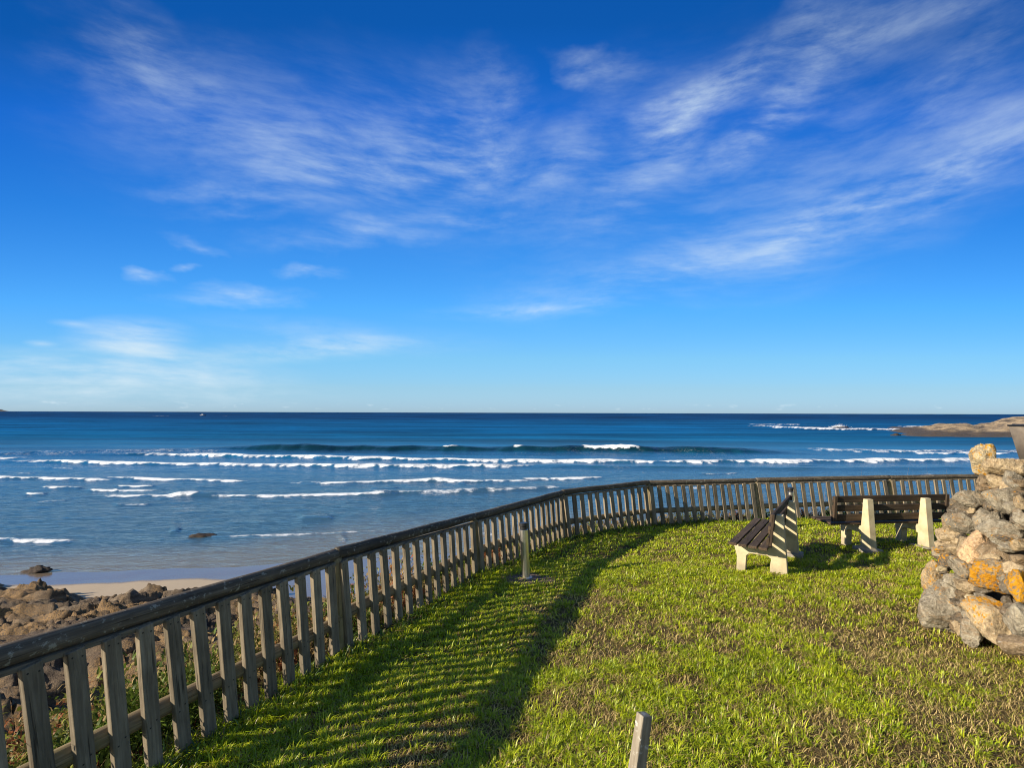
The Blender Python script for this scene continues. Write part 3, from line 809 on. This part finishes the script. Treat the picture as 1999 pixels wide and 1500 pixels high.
# local frame of a bench: x along its length, +y towards the front (seat side), z up
SUP = [(-.115, -.06), (.075, -.06), (.075, .10), (.060, .20), (.10, .235), (.30, .235), (.335, .20), (.355, -.06), (.455, -.06), (.445, .18),
       (.475, .325), (.475, .37), (.055, .35), (-.005, .80), (-.08, .80)]
SUP = [(y * 1.13, z) for y, z in SUP]
def make_bench(label, loc, rz, spacing, length, shift):
    root = empty('bench', loc, rz)
    tag(root, label, 'bench', 'benches on the lawn')
    for s in (-1, 1):
        o = link('concrete_support', extrude_profile('concrete_support', SUP, .11), m_conc, root, Matrix.Translation((s * spacing / 2, 0, 0)))
        f_ = bevel_box_mesh('footing', .26, .36, .10, .02, -.09)
        link('footing', f_, m_pad, o, Matrix.Translation((.0, .0, .0)))
    tl = R(3)
    for k in range(4):            # seat planks
        y = .125 + k * .125
        M = Matrix.Translation((shift, y, .372 + .006 * k)) @ Matrix.Rotation(R(90), 4, 'Y') @ Matrix.Rotation(R(90) - tl * 0, 4, 'Z')
        pl = bevel_box_mesh('seat_plank', .104, .034, length, .006, -length / 2)
        link('seat_plank', pl, m_seat, root, Matrix.Translation((shift, y, .383 + .005 * k)) @ Matrix.Rotation(R(90), 4, 'Y') @ Matrix.Rotation(R(90), 4, 'Z'))
    for k in range(3):            # back planks, on the front face of the uprights
        z = .49 + k * .152
        y = .062 - (z - .35) / .45 * .068 + .022
        M = Matrix.Translation((shift, y, z)) @ Matrix.Rotation(R(6.5), 4, 'X') @ Matrix.Rotation(R(90), 4, 'Y')
        pl = bevel_box_mesh('back_plank', .105, .034, length, .006, -length / 2)
        link('back_plank', pl, m_seat, root, M)
    for s in (-1, 1):             # bolts through planks into the supports
        for k in range(3):
            z = .49 + k * .152
            y = .062 - (z - .35) / .45 * .068 + .022
            link('bolt', cyl('bolt', .011, .016, .024, 10, bev=.003), m_screw, root, Matrix.Translation((s * spacing / 2, y, z)) @ Matrix.Rotation(R(6.5), 4, 'X') @ Matrix.Rotation(R(-90), 4, 'X'))
        for k in range(4):
            link('bolt', cyl('bolt', .011, .016, .023, 10, bev=.003), m_screw, root, Matrix.Translation((s * spacing / 2, .125 + k * .125, .383 + .005 * k)))
    for s in (-1, 1):             # end cleats joining the back planks
        cl_ = bevel_box_mesh('end_cleat', .05, .03, .42, .004, -.21)
        z = .64; y = .055 - (z - .35) / .51 * .06 + .022 - .032
        link('end_cleat', cl_, m_seat, root, Matrix.Translation((shift + s * (length / 2 - .03), y, z)) @ Matrix.Rotation(R(6.5), 4, 'X'))
    return root
def bench_from(pxa, pxb, label, length, shift):
    a, c_ = on_lawn(*pxa), on_lawn(*pxb)       # feet of the rear uprights, left/near one first
    d = c_ - a
    m_ = (a + c_) / 2
    rz = math.atan2(d.y, d.x)                 # front is to the left of the direction a->b
    return make_bench(label, (m_.x, m_.y, m_.z + .03), rz, math.hypot(d.x, d.y), length, shift)
bench_from((1518, 1119), (1542, 1088), 'bench with cream concrete supports facing away to the left, nearer the bollard lights', 2.0, .0)
bench_from((1694, 1077), (1806, 1068), 'bench seen from behind beside the stone wall, its back along the far fence', 2.1, -.05)

# ------------------------------------------------------------------ bollard lights
def bollard(label, px, py, h, lean, disc):
    p = on_lawn(px, py)
    r = empty('bollard_light', p)
    r.matrix_basis = Matrix.Translation(p) @ Matrix.Rotation(-lean, 4, 'Y')
    tag(r, label, 'bollard light', 'bollard lights on the lawn')
    link('tube', cyl('tube', .056, -.06, h - .09), m_steel, r)
    link('lens', cyl('lens', .050, h - .088, h - .045), m_black, r)
    link('cap', cyl('cap', .058, h - .043, h), m_black, r)
    link('flange', cyl('flange', .085, .0, .014), m_steel, r)
    if disc:
        gxx = np.linspace(-1, 1, 30); A_, B_ = np.meshgrid(gxx, gxx)
        rad = np.hypot(A_, B_); sc = np.minimum(1, 1 / np.maximum(np.maximum(abs(A_), abs(B_)), 1e-6)) 
        ux, uy = A_ * np.sqrt(1 - B_ ** 2 / 2), B_ * np.sqrt(1 - A_ ** 2 / 2)
        wx, wy = .36 * ux * (1 + .2 * perlin(ux * 2, uy * 2, 4)) + .03, .30 * uy
        zz_ = lawn_z(wx + p.x, wy + p.y) - p.z + .012 * (1 - rad.clip(0, 1)) + .004
        o = link('earth_pad', mesh('earth_pad', np.stack([wx, wy, zz_], -1).reshape(-1, 3), [grid_faces(30, 30)], True), m_earth)
        o.matrix_basis = Matrix.Translation(p); tag(o, kind='structure'); o.name = 'bare_ground'
    return r
B1 = bollard('steel bollard light with black cap on bare earth beside the slatted shadow of the fence', 1027, 1129, .74, R(3), True)
B2 = bollard('steel bollard light standing half hidden behind the bench, in front of the far fence', 1549, 1030, .82, R(3), False)

# stake in the foreground
p = on_lawn(1196, 1800)
top = aty(1258, 1395, p.y + .02)
stake = link('stake', None or bevel_box_mesh('stake', .072, .060, 1.0, .006), m_stake)
ax = top - (p - Vector((0, 0, .1)))
p = p - Vector((0, 0, .1))
Mk = Matrix.Rotation(R(28), 3, 'Z')
zx = ax.normalized(); xx = (Mk @ Vector((1, 0, 0))); xx = (xx - zx * xx.dot(zx)).normalized(); yx = zx.cross(xx)
M = Matrix((xx, yx, zx * ax.length)).transposed().to_4x4(); M.translation = p
stake.matrix_basis = M
for v in stake.data.vertices:
    k = 1 - .30 * v.co.z
    v.co.x *= k; v.co.y *= k
    if v.co.z > .95: v.co.z += .12 * v.co.x * -1
tag(stake, 'short grey weathered stake standing in the grass in the foreground', 'stake')

# ------------------------------------------------------------------ rubble wall
m_stone, t, b = material('wall_stone')
oc = t.n('TexCoord').outputs['Object']
oi = t.n('ObjectInfo')
rnd = oi.outputs['Random']; tintc = oi.outputs['Color']; lamt = oi.outputs['Alpha']
v = t.n('VectorMath', operation='ADD', i_0=oc, i_1=t.n('CombineXYZ', i_X=t.math('MULTIPLY', rnd, 41.0), i_Y=t.math('MULTIPLY', rnd, 23.0), i_Z=rnd).outputs[0]).outputs[0]
n1 = t.noise(v, 6, 7, .68, .5); n2 = t.noise(v, 38, 5, .72); n3 = t.noise(v, 2.6, 4, .6); n4 = t.noise(t.mapping(v, rot=(.4, .3, 0), scale=(1, 1, 3)), 9, 5, .6)
g = t.math('ADD', t.math('MULTIPLY', n1, .55), t.math('MULTIPLY', n2, .45))
c = t.ramp(g, (.36, (.22, .19, .155)), (.46, (.85, .80, .72)), (.56, (1.4, 1.34, 1.22)), (.68, (2.1, 2.05, 1.92)))
c = t.mix(1.0, c, tintc, 'MULTIPLY')
c = t.mix(t.math('MULTIPLY', t.step(n4, .52, .66), .45), c, (.30, .19, .095))
c = t.mix(t.math('MULTIPLY', t.step(n2, .58, .66), .6), c, (.40, .39, .35))
lm = t.step(t.math('ADD', t.math('ADD', n3, t.math('MULTIPLY', t.math('SUBTRACT', n2, .5), 1.3)), t.math('MULTIPLY', lamt, .5)), .72, .80)
c = t.mix(lm, c, t.ramp(n1, (.35, (.40, .16, .006)), (.65, (.60, .30, .015))))
t.set(b.inputs['Base Color'], c); t.set(b.inputs['Roughness'], .9); t.set(b.inputs['Specular IOR Level'], .2)
t.set(b.inputs['Normal'], t.bump(t.math('ADD', t.math('MULTIPLY', n1, 1.0), t.math('MULTIPLY', n2, .8)), 1.0, .05))
m_mortar = rock_mat('wall_core', ((.35, (.05, .04, .03)), (.55, (.13, .105, .075)), (.75, (.24, .20, .15))), scale=2.5)
wb_ = on_lawn(1880, 1240)
wall = empty('stone_wall', wb_)
tag(wall, 'rough rubble stone wall end with orange lichen at the right edge of the lawn', 'wall')
GREY, TAN, BROWN, CREAM, DARK = (.235, .215, .175), (.34, .275, .185), (.20, .155, .105), (.50, .44, .31), (.14, .122, .098)
# centre (px of a 795x1500 enlargement of the wall), width, height, tint, lichen
STONES = [
    (560, 272, 150, 260, CREAM, .30, -.05), (725, 300, 190, 130, TAN, .05, .1), (552, 384, 90, 66, BROWN, 0, 0), (648, 388, 140, 92, TAN, .02, 0),
    (745, 395, 130, 120, GREY, 0, 0), (505, 500, 200, 130, GREY, .05, .1), (400, 525, 120, 110, DARK, 0, .2), (672, 510, 200, 190, GREY, 0, .2),
    (785, 520, 80, 95, TAN, .20, 0), (432, 612, 170, 160, DARK, 0, .3), (548, 640, 130, 150, GREY, .03, 0), (625, 625, 100, 120, GREY, 0, 0),
    (672, 695, 205, 165, GREY, .02, 0), (785, 640, 70, 140, GREY, .02, 0), (355, 600, 60, 80, TAN, .22, 0), (348, 712, 125, 95, TAN, .03, .1), (318, 780, 90, 80, TAN, .06, 0),
    (360, 822, 160, 75, TAN, .26, .1), (425, 790, 90, 130, TAN, .0, 0), (505, 800, 135, 200, (.46, .33, .21), .0, .25), (610, 830, 170, 120, BROWN, .02, 0),
    (700, 806, 110, 75, GREY, .05, 0), (775, 790, 85, 85, TAN, .22, 0), (335, 890, 140, 95, DARK, .1, 0), (280, 928, 68, 48, CREAM, 0, 0),
    (440, 935, 165, 130, GREY, .2, .1), (655, 985, 270, 225, (.30, .25, .18), .52, .2), (775, 1050, 130, 190, (.30, .25, .18), .50, .2),
    (235, 1020, 130, 230, TAN, .2, .1), (380, 1020, 160, 110, GREY, .03, 0), (300, 1110, 190, 170, GREY, .03, 0), (345, 1215, 240, 300, GREY, .0, .1), (462, 1110, 66, 40, CREAM, 0, 0),
    (480, 1060, 160, 90, TAN, .05, 0), (600, 890, 130, 90, TAN, .18, 0), (635, 1290, 320, 340, TAN, .36, -.2), (470, 1320, 100, 190, GREY, 0, 0),
    (405, 640, 170, 120, GREY, .0, .1), (345, 655, 110, 90, BROWN, .05, 0), (335, 745, 150, 90, TAN, .04, .1), (300, 850, 110, 80, GREY, .1, 0), (255, 945, 110, 100, TAN, .12, 0), (215, 1120, 110, 150, GREY, .05, 0),
    (205, 1200, 80, 45, TAN, 0, 0), (260, 1240, 90, 50, BROWN, 0, 0), (180, 1205, 45, 30, TAN, 0, 0), (740, 930, 120, 80, TAN, .2, 0), (790, 1270, 150, 230, GREY, .05, 0), (770, 1420, 180, 120, BROWN, .0, 0),
]
rw = random.Random(5)
LEFT = [(265, 200), (500, 380), (440, 480), (370, 560), (320, 680), (270, 800), (235, 900), (190, 1000), (180, 1200), (260, 1300)]
N_MAIN = len(STONES)
for _ in range(51):
    zy = rw.uniform(400, 1360)
    xl = np.interp(zy, [380, 500, 600, 700, 900, 1050, 1250, 1400], [540, 400, 370, 320, 265, 200, 230, 420])
    zx = rw.uniform(xl + 40, 800)
    STONES.append((zx, zy, rw.uniform(60, 130), rw.uniform(45, 100), rw.choice([GREY, BROWN, DARK, TAN, GREY]), rw.choice([0, 0, .05, .18]), rw.uniform(-.4, .4)))
def wall_depth(zx, zy):
    return 5.15 - .00165 * (zx - 150) + .00055 * (1250 - zy)
SLAB = {0: 'tall pale upright stone on top of the wall, streaked with orange lichen', 26: 'stone covered in bright orange lichen', 19: 'pale angular stone jutting from the wall face', 35: 'big tan foot stone spotted with yellow lichen'}
for k, (zx, zy, w, h, tint_, li, rot) in enumerate(STONES):
    px, py = 1750 + zx * .3132, 820 + zy * .3132
    Yd = wall_depth(zx, zy)
    p = aty(px, py, Yd)
    m_ = Yd / F * .3132
    sx_, sz_ = w * m_ * .66, h * m_ * .66
    sy_ = max(.09, .42 * (sx_ + sz_))
    push = (.55 if k not in (19, 24, 32) else .15) if k < N_MAIN else .95
    p = p + Vector((.55, .83, 0)) * (sy_ * push)
    o = rock_blob('stone', m_stone, p, (sx_, sy_, sz_), (100 + k * 7 if k else 4), sub=5 if max(w, h) > 150 else 4, rz=-.58 + random.uniform(-.25, .25), cuts=20, rough=.12, parent=wall, tilt=(random.uniform(-.1, .1), rot))
    f1 = random.uniform(.85, 1.15)
    o.color = (tint_[0] * f1, tint_[1] * f1, tint_[2] * f1, li)
    if k in SLAB: o['label'] = SLAB[k]
# solid core of packed earth and rubble: the wall runs on to the right as a thick bank of masonry
import bmesh
WY0, WY1, WTOP = 3.98, 5.12, 6.45
def wall_left(z): return 4.30 + .30 * max(0.0, z - 5.0)
bm = bmesh.new()
bmesh.ops.create_cube(bm, size=1.0)
bmesh.ops.subdivide_edges(bm, edges=bm.edges[:], cuts=22, use_grid_fill=True)
for v_ in bm.verts:
    a_, b_, c_ = v_.co.x + .5, v_.co.y + .5, v_.co.z + .5
    z = 4.7 + (WTOP - 4.7) * c_
    xl = wall_left(z)
    ym = (WY0 + WY1) / 2 + .05
    hw_ = (WY1 - WY0) / 2 * (1.0 - .12 * c_)
    x_, y_ = xl + (9.0 - xl) * a_ ** 1.3, ym + (b_ - .5) * 2 * hw_
    n1_ = float(fbm(np.array(x_ * 2.3 + z * 1.7), np.array(y_ * 2.3 - z * 1.9), 3, 5))
    n2_ = float(fbm(np.array(x_ * 2.1 - z * 1.3 + 9), np.array(y_ * 2.1 + z * 2.1), 3, 6))
    v_.co = Vector((x_ + .06 * n1_, y_ + .06 * n2_, z + (.05 * n1_ if c_ > .9 else 0)))
me = bpy.data.meshes.new('wall_core'); bm.to_mesh(me); bm.free()
link('wall_core', me, m_mortar, wall, local(wall, Matrix.Identity(4)))
# the rest of its facing stones (camera side, far side, top), one piece of rubble facing
fc, ff, nf_ = [], [], 0
rw = random.Random(9)
cells = []
for r_ in range(8):
    z = 5.0 + r_ * .21
    x = 4.32 + .30 * (z - 5.0) + rw.uniform(0, .1)
    cells += [(wall_left(z) - .02, 4.05, z, .13, .14, .13), (wall_left(z) - .01, 4.28, z + .1, .13, .15, .13)]
    while x < 8.9:
        w_ = rw.uniform(.22, .46)
        cells.append((x + w_ / 2, WY0 + .03 + .09 * r_ / 8, z + rw.uniform(-.03, .03), w_ * .62, .13, .135))
        if 5.3 < x < 7.5: cells.append((x + w_ / 2, WY1 + .03 - .09 * r_ / 8, z + rw.uniform(-.03, .03), w_ * .62, .13, .135))
        x += w_
for i_ in range(14):
    for j_ in range(3):
        x, y = 5.05 + i_ * .31 + rw.uniform(-.05, .05), WY0 + .22 + j_ * .30 + rw.uniform(-.05, .05)
        cells.append((x, y, WTOP - .03 + rw.uniform(-.02, .02), .21, .20, .07))
for q_, (x, y, z, a_, b_, c_) in enumerate(cells):
    co_, f_ = rock_geo((a_, b_, c_), 900 + q_, 3, 16, .13)
    ca, sa = math.cos(rw.uniform(-.2, .2)), math.sin(rw.uniform(-.2, .2))
    Mx = np.array(Matrix.Rotation(rw.uniform(-.2, .2), 3, 'Z') @ Matrix.Rotation(rw.uniform(-.2, .2), 3, 'Y'))
    fc.append(co_ @ Mx.T + np.array((x, y, z))); ff.append(f_ + nf_); nf_ += len(co_)
wl_ = wall.matrix_basis.translation
me = mesh('rubble_facing', np.concatenate(fc) - np.array(wl_[:]), [np.concatenate(ff)], True)
o = link('rubble_facing', me, m_stone, wall); o['kind'] = 'stuff'; o.color = (.21, .18, .14, .06)

# planter on a pedestal behind the wall
m_plant, t, b = material('rusty_grey_metal')
pos = t.n('TexCoord').outputs['Object']; n1 = t.noise(pos, 6, 6, .65)
t.set(b.inputs['Base Color'], t.ramp(n1, (.3, (.12, .09, .065)), (.6, (.20, .165, .125)), (.75, (.26, .21, .16)))); t.set(b.inputs['Roughness'], .75)
q0, q1 = aty(1966, 842, 5.7), aty(1979, 903, 5.7)
q1.z -= .05
hgt_ = q0.z - q1.z
pc = Vector((6.50, q1.y + .31, 0)); pg = float(lawn_z(pc.x, pc.y))
planter = empty('planter', (pc.x, pc.y, pg))
pb_ = q1.z - pg; hgt_ += .05
tag(planter, 'tapered rusty grey planter showing above the stone wall at the right edge', 'planter')
def taper_box(name, w0, w1, z0, z1, wall_t):
    v = []; f = []
    for (w, z) in ((w0, z0), (w1, z1), (w1 - wall_t, z1), (w0 - wall_t, z0 + wall_t)):
        v += [(-w, -w, z), (w, -w, z), (w, w, z), (-w, w, z)]
    for r_ in range(3):
        for k in range(4): f.append((r_ * 4 + k, r_ * 4 + (k + 1) % 4, r_ * 4 + 4 + (k + 1) % 4, r_ * 4 + 4 + k))
    f += [(3, 2, 1, 0), (12, 13, 14, 15)]
    return mesh(name, v, [np.array(f)])
link('box', taper_box('box', .29, .352, 0, hgt_, .02), m_plant, planter, Matrix.Translation((0, 0, pb_)))
link('pedestal', bevel_box_mesh('pedestal', .40, .40, pb_ + .1, .02, -.1), m_pad, planter)
link('rim', taper_box('rim', .358, .360, hgt_ - .012, hgt_ + .008, .03), m_black, planter, Matrix.Translation((0, 0, pb_)))
link('soil', bevel_box_mesh('soil', .64, .64, .03, .005, hgt_ - .06), m_earth, planter, Matrix.Translation((0, 0, pb_)))

# ------------------------------------------------------------------ boat far out
p = aty(396, 812, 900); p.z = 0
boat = empty('boat', p, R(8))
tag(boat, 'tiny dark boat far out near the horizon with a thin white wake', 'boat')
m_hull, t, b = material('boat_hull'); t.set(b.inputs['Base Color'], (.05, .06, .08)); t.set(b.inputs['Roughness'], .5)
m_cab, t, b = material('boat_cabin'); t.set(b.inputs['Base Color'], (.6, .6, .6)); t.set(b.inputs['Roughness'], .5)
hv = []
for xx, hw, zt in ((-4.5, 1.3, 1.1), (0, 1.7, 1.1), (3, 1.2, 1.4), (5, .05, 1.9)):
    hv += [(xx, -hw, zt), (xx, -hw * .6, -.3), (xx, hw * .6, -.3), (xx, hw, zt)]
hf = [(i * 4 + k, i * 4 + (k + 1) % 4, i * 4 + 4 + (k + 1) % 4, i * 4 + 4 + k) for i in range(3) for k in range(4)] + [(0, 3, 2, 1), (12, 13, 14, 15)]
link('hull', mesh('hull', hv, [np.array(hf)]), m_hull, boat)
link('cabin', bevel_box_mesh('cabin', 2.6, 1.9, 1.9, .15, 1.0), m_cab, boat, Matrix.Translation((-.6, 0, 0)))

# ------------------------------------------------------------------ grass
def blades(name, base, hgt, wid, ang, lean, col, mat, curve=.5):
    """one bent blade per base point: 5 verts, a quad and a tip triangle"""
    n = len(base)
    dx, dy = np.cos(ang), np.sin(ang)
    sxv, syv = -dy, dx
    out = np.zeros((n, 5, 3))
    up1, up2 = hgt * .55, hgt
    l1, l2 = lean * hgt * .35, lean * hgt
    for k, s in ((0, -1), (1, 1)):
        out[:, k] = base + np.stack([sxv * s * wid / 2, syv * s * wid / 2, np.full(n, -.008)], -1)
    for k, s in ((2, 1), (3, -1)):
        out[:, k] = base + np.stack([sxv * s * wid * .42 + dx * l1, syv * s * wid * .42 + dy * l1, up1], -1)
    out[:, 4] = base + np.stack([dx * l2, dy * l2, up2 * np.clip(1.05 - .35 * lean * lean * curve, .15, 1)], -1)
    i = np.arange(n) * 5
    q = np.stack([i, i + 1, i + 2, i + 3], -1); tr = np.stack([i + 3, i + 2, i + 4], -1)
    return link(name, mesh(name, out.reshape(-1, 3), [q, tr], True, {'col': np.repeat(col, 5, 0)}), mat)
def leaf_mat(name, trans=.35, gloss=.03):
    m, t, b = material(name)
    c = t.n('Attribute', attribute_name='col').outputs['Color']
    d = t.n('BsdfDiffuse', i_Color=c); tr = t.n('BsdfTranslucent', i_Color=c)
    gl = t.n('BsdfGlossy', i_Color=(1, 1, 1), i_Roughness=.45)
    a = t.n('MixShader', i_0=trans, i_1=d.outputs[0], i_2=tr.outputs[0])
    a2 = t.n('MixShader', i_0=gloss, i_1=a.outputs[0], i_2=gl.outputs[0])
    m.node_tree.links.new(a2.outputs[0], m.node_tree.nodes['Material Output'].inputs['Surface'])
    return m
m_grass = leaf_mat('grass_blade', .38)
m_straw = leaf_mat('dry_grass_blade', .2, .0)
m_scrub = leaf_mat('scrub_leaf', .3, .008)
def scatter(n, x0, x1, y0, y1):
    return RNG.uniform(x0, x1, n), RNG.uniform(y0, y1, n)
WALLP = [on_lawn(1805, 1200), on_lawn(1990, 1268)]
def allowed(x, y):
    d = fence_d(x, y)
    ok = d < .05
    # keep out of the wall and bollard pad
    wd = (WALLP[1] - WALLP[0]).to_2d().normalized(); wn = Vector((-wd.y, wd.x))
    along = (x - WALLP[0].x) * wd.x + (y - WALLP[0].y) * wd.y
    wl = (x - WALLP[0].x) * wn.x + (y - WALLP[0].y) * wn.y
    ok &= ~((wl > .05) & (along > .05) & (along < 1.2)) & ~((x > 4.35) & (y > WY0 - .03) & (y < WY1))
    pb = B1.matrix_basis.translation
    ok &= np.hypot((x - pb.x - .03) / .30, (y - pb.y) / .24) > 1 + .25 * RNG.normal(size=len(x))
    return ok, d
def green_mask(x, y, d):
    g = .59 + .44 * fbm(x * .65, y * .65, 3, 101) + .55 * fbm(x * 2.7, y * 2.7, 3, 105)
    g += .28 * sstep(-2.2, -.6, d) - .75 * sstep(1.3, 3.6, x - .30 * (y - 2.5)) * sstep(6.4, 4.4, y) + .15 * sstep(6.5, 9, y)
    return g
def lawn_pass(nclump, x0, x1, y0, y1, per, scale):
    cx, cy = scatter(nclump, x0, x1, y0, y1)
    ok, d = allowed(cx, cy)
    g = green_mask(cx, cy, d)
    ok &= RNG.uniform(size=nclump) < np.clip(sstep(.22, .75, g), .07, 1)
    cx, cy, g, d = cx[ok], cy[ok], g[ok], d[ok]
    m = len(cx)
    cs_ = RNG.uniform(.5, 1.15, m) * (1 + .55 * (RNG.uniform(size=m) < .15))
    ctone = RNG.normal(0, 1, m)
    k = np.repeat(np.arange(m), per)
    n = len(k)
    rad = np.abs(RNG.normal(0, .027, n)) * scale * (.6 + .5 * cs_[k]); th = RNG.uniform(0, 2 * np.pi, n)
    bx, by = cx[k] + rad * np.cos(th), cy[k] + rad * np.sin(th)
    bz = lawn_z(bx, by)
    h = RNG.uniform(.018, .050, n) * cs_[k] * (1 + .35 * sstep(-.9, 0, d[k]))
    w = RNG.uniform(.0040, .0085, n) * scale
    ln = RNG.uniform(.2, 2.0, n)
    tone = ctone[k] * .5 + RNG.normal(0, .5, n)
    c0, c1, c2 = np.array((.095, .180, .004)), np.array((.37, .45, .006)), np.array((.72, .68, .035))
    u = np.clip(.5 + .26 * tone - .15 * (g[k] > 1), 0, 1)[:, None]
    c = np.where(u < .5, c0 + (c1 - c0) * u * 2, c1 + (c2 - c1) * (u - .5) * 1.3)
    dead = RNG.uniform(size=n) < .07
    c[dead] = np.array((.30, .23, .10))
    return np.stack([bx, by, bz], -1), h, w, th + RNG.normal(0, .7, n), ln, c
parts = [lawn_pass(15000, -2.6, 5.2, 1.6, 4.6, 19, 1.0), lawn_pass(14000, -2.2, 7.5, 4.6, 8.2, 16, 1.25), lawn_pass(14000, -1.6, 14, 8.2, 13.2, 9, 1.75), lawn_pass(1500, 5.2, 9, 1.6, 4.6, 9, 1.3)]
A_ = [np.concatenate([p[i] for p in parts]) for i in range(6)]
g1 = blades('grass', *A_, m_grass)
tag(g1, kind='stuff')
# thatch of mown dry grass lying on the soil
def thatch(n, x0, x1, y0, y1, sc):
    x, y = scatter(n, x0, x1, y0, y1)
    ok, d = allowed(x, y)
    g = green_mask(x, y, d)
    ok &= RNG.uniform(size=n) < np.clip(1.15 - .75 * sstep(.3, .9, g), .15, 1) * (1 - .55 * sstep(-1.2, -.1, d))
    x, y = x[ok], y[ok]; n = len(x)
    z = lawn_z(x, y) + RNG.uniform(0, .012, n)
    h = RNG.uniform(.010, .030, n)
    w = RNG.uniform(.0022, .0042, n) * sc
    ln = RNG.uniform(1.2, 3.2, n)
    u = RNG.uniform(size=(n, 1))
    c = np.array((.12, .075, .025)) * (1 - u) + np.array((.76, .58, .25)) * u
    gr = RNG.uniform(size=n) < .30
    c[gr] = np.array((.26, .28, .03))
    return np.stack([x, y, z], -1), h, w, RNG.uniform(0, 2 * np.pi, n), ln, c
parts = [thatch(120000, -2.6, 5.2, 1.6, 4.6, 1.0), thatch(90000, -2.2, 7.5, 4.6, 8.2, 1.4), thatch(50000, -1.6, 14, 8.2, 13.2, 2.0), thatch(7000, 5.2, 9, 1.6, 4.6, 1.4)]
A_ = [np.concatenate([p[i] for p in parts]) for i in range(6)]
tag(blades('dry_grass', *A_, m_straw, curve=.1), kind='stuff')

# ------------------------------------------------------------------ scrub on the bank
def along_bank(n, dmin, dmax, power=1.0, seg0=0, seg1=None):
    seg1 = seg1 or len(POSTS) - 1
    L = np.array([(POSTS[i + 1] - POSTS[i]).length if seg0 <= i < seg1 else 0 for i in range(len(POSTS) - 1)])
    i = RNG.choice(len(L), n, p=L / L.sum())
    s = RNG.uniform(0, 1, n)
    ax_ = np.array([p.x for p in POSTS]); ay_ = np.array([p.y for p in POSTS])
    dx, dy = ax_[i + 1] - ax_[i], ay_[i + 1] - ay_[i]
    ln = np.hypot(dx, dy)
    d = dmin + (dmax - dmin) * RNG.uniform(0, 1, n) ** power
    return ax_[i] + dx * s - dy / ln * d, ay_[i] + dy * s + dx / ln * d
def bankz(x, y): return land_z(x, y)[0]
# dry stalks and grasses
n = 26000
x, y = along_bank(n, .12, 4.2, 1.7)
x2, y2 = along_bank(14000, .4, 4.6, 1.0, 0, 3)
x, y = np.concatenate([x, x2]), np.concatenate([y, y2]); n = len(x)
keepm = fbm(x * 1.1, y * 1.1, 3, 202) > -.25
x, y = x[keepm], y[keepm]; n = len(x)
dn_ = fence_d(x, y)
h = RNG.uniform(.08, .42, n) * np.clip(.65 + .6 * fbm(x * .8, y * .8, 2, 207), .3, 1.4)
h *= np.where(dn_ < .5, .62, 1.0)
u = RNG.uniform(size=(n, 1)); pick = RNG.uniform(size=n)
c = np.array((.12, .08, .045)) * (1 - u) + np.array((.36, .27, .15)) * u
red = pick < .22; c[red] = np.array((.16, .055, .03)) * (.6 + .8 * u[red])
grn = pick > .72; c[grn] = np.array((.06, .10, .02)) * (.6 + 1.2 * u[grn])
parts1 = (np.stack([x, y, bankz(x, y)], -1), h, RNG.uniform(.004, .011, n), RNG.uniform(0, 6.28, n), RNG.uniform(.1, 1.0, n), c)
tag(blades('dry_bank_grass', *parts1, m_straw), kind='stuff')
# leafy scrub: small leaves on clumps
ncl = 1500
x, y = along_bank(ncl, .15, 3.8, 1.2)
x2, y2 = along_bank(1500, .3, 4.6, .9, 0, 3)
x, y = np.concatenate([x, x2]), np.concatenate([y, y2]); ncl = len(x)
kind_ = fbm(x * .7, y * .7, 2, 212)
zc = bankz(x, y)
per = 60
k = np.repeat(np.arange(ncl), per)
n = len(k)
th = RNG.uniform(0, 6.28, n); rr_ = RNG.uniform(.0, 1, n) ** .6
size = RNG.uniform(.07, .24, ncl) * np.where(np.arange(ncl) >= 1500, 1.25, 1)
lx = x[k] + rr_ * size[k] * np.cos(th); ly = y[k] + rr_ * size[k] * np.sin(th)
lz = zc[k] + RNG.uniform(.0, 1, n) * size[k] * np.where(k >= 1500, 2.4, 1.3) * (1 - .6 * rr_ ** 2)
base_cols = np.array([(.065, .10, .014), (.15, .16, .03), (.20, .075, .03), (.27, .19, .08)])
ci = np.where(kind_ > .25, 0, np.where(kind_ > -.05, 1, np.where(kind_ > -.3, 3, 2)))
c = base_cols[ci][k] * RNG.uniform(.5, 1.5, (n, 1))
parts2 = (np.stack([lx, ly, lz], -1), RNG.uniform(.02, .05, n), RNG.uniform(.010, .024, n), RNG.uniform(0, 6.28, n), RNG.uniform(.4, 2.2, n), c)
tag(blades('scrub', *parts2, m_scrub), kind='stuff')
# tall dry weed stems that rise past the rails
n = 150
x, y = along_bank(n, .3, 1.6, 1.0, 5)
x2, y2 = along_bank(90, .25, 1.2, 1.0, 0, 5)
x, y = np.concatenate([x, x2]), np.concatenate([y, y2]); n = len(x)
h = np.concatenate([RNG.uniform(.6, 1.5, 150), RNG.uniform(.3, .8, 90)])
c = np.array((.22, .16, .10)) * RNG.uniform(.5, 1.3, (n, 1))
tag(blades('weed_stems', np.stack([x, y, bankz(x, y)], -1), h, RNG.uniform(.003, .006, n), RNG.uniform(0, 6.28, n), RNG.uniform(.02, .35, n), c, m_straw), kind='stuff')
# ragged ground leaves tucked under the pickets on the lawn side
n = 9000
x, y = along_bank(n, -.22, .12, 1.0)
h = RNG.uniform(.02, .11, n)
c = np.array((.05, .10, .014)) * RNG.uniform(.4, 1.9, (n, 1))
c[RNG.uniform(size=n) < .18] = (.22, .16, .08)
tag(blades('edge_weeds', np.stack([x, y, lawn_z(x, y)], -1), h, RNG.uniform(.006, .014, n), RNG.uniform(0, 6.28, n), RNG.uniform(.2, 1.6, n), c, m_grass), kind='stuff')
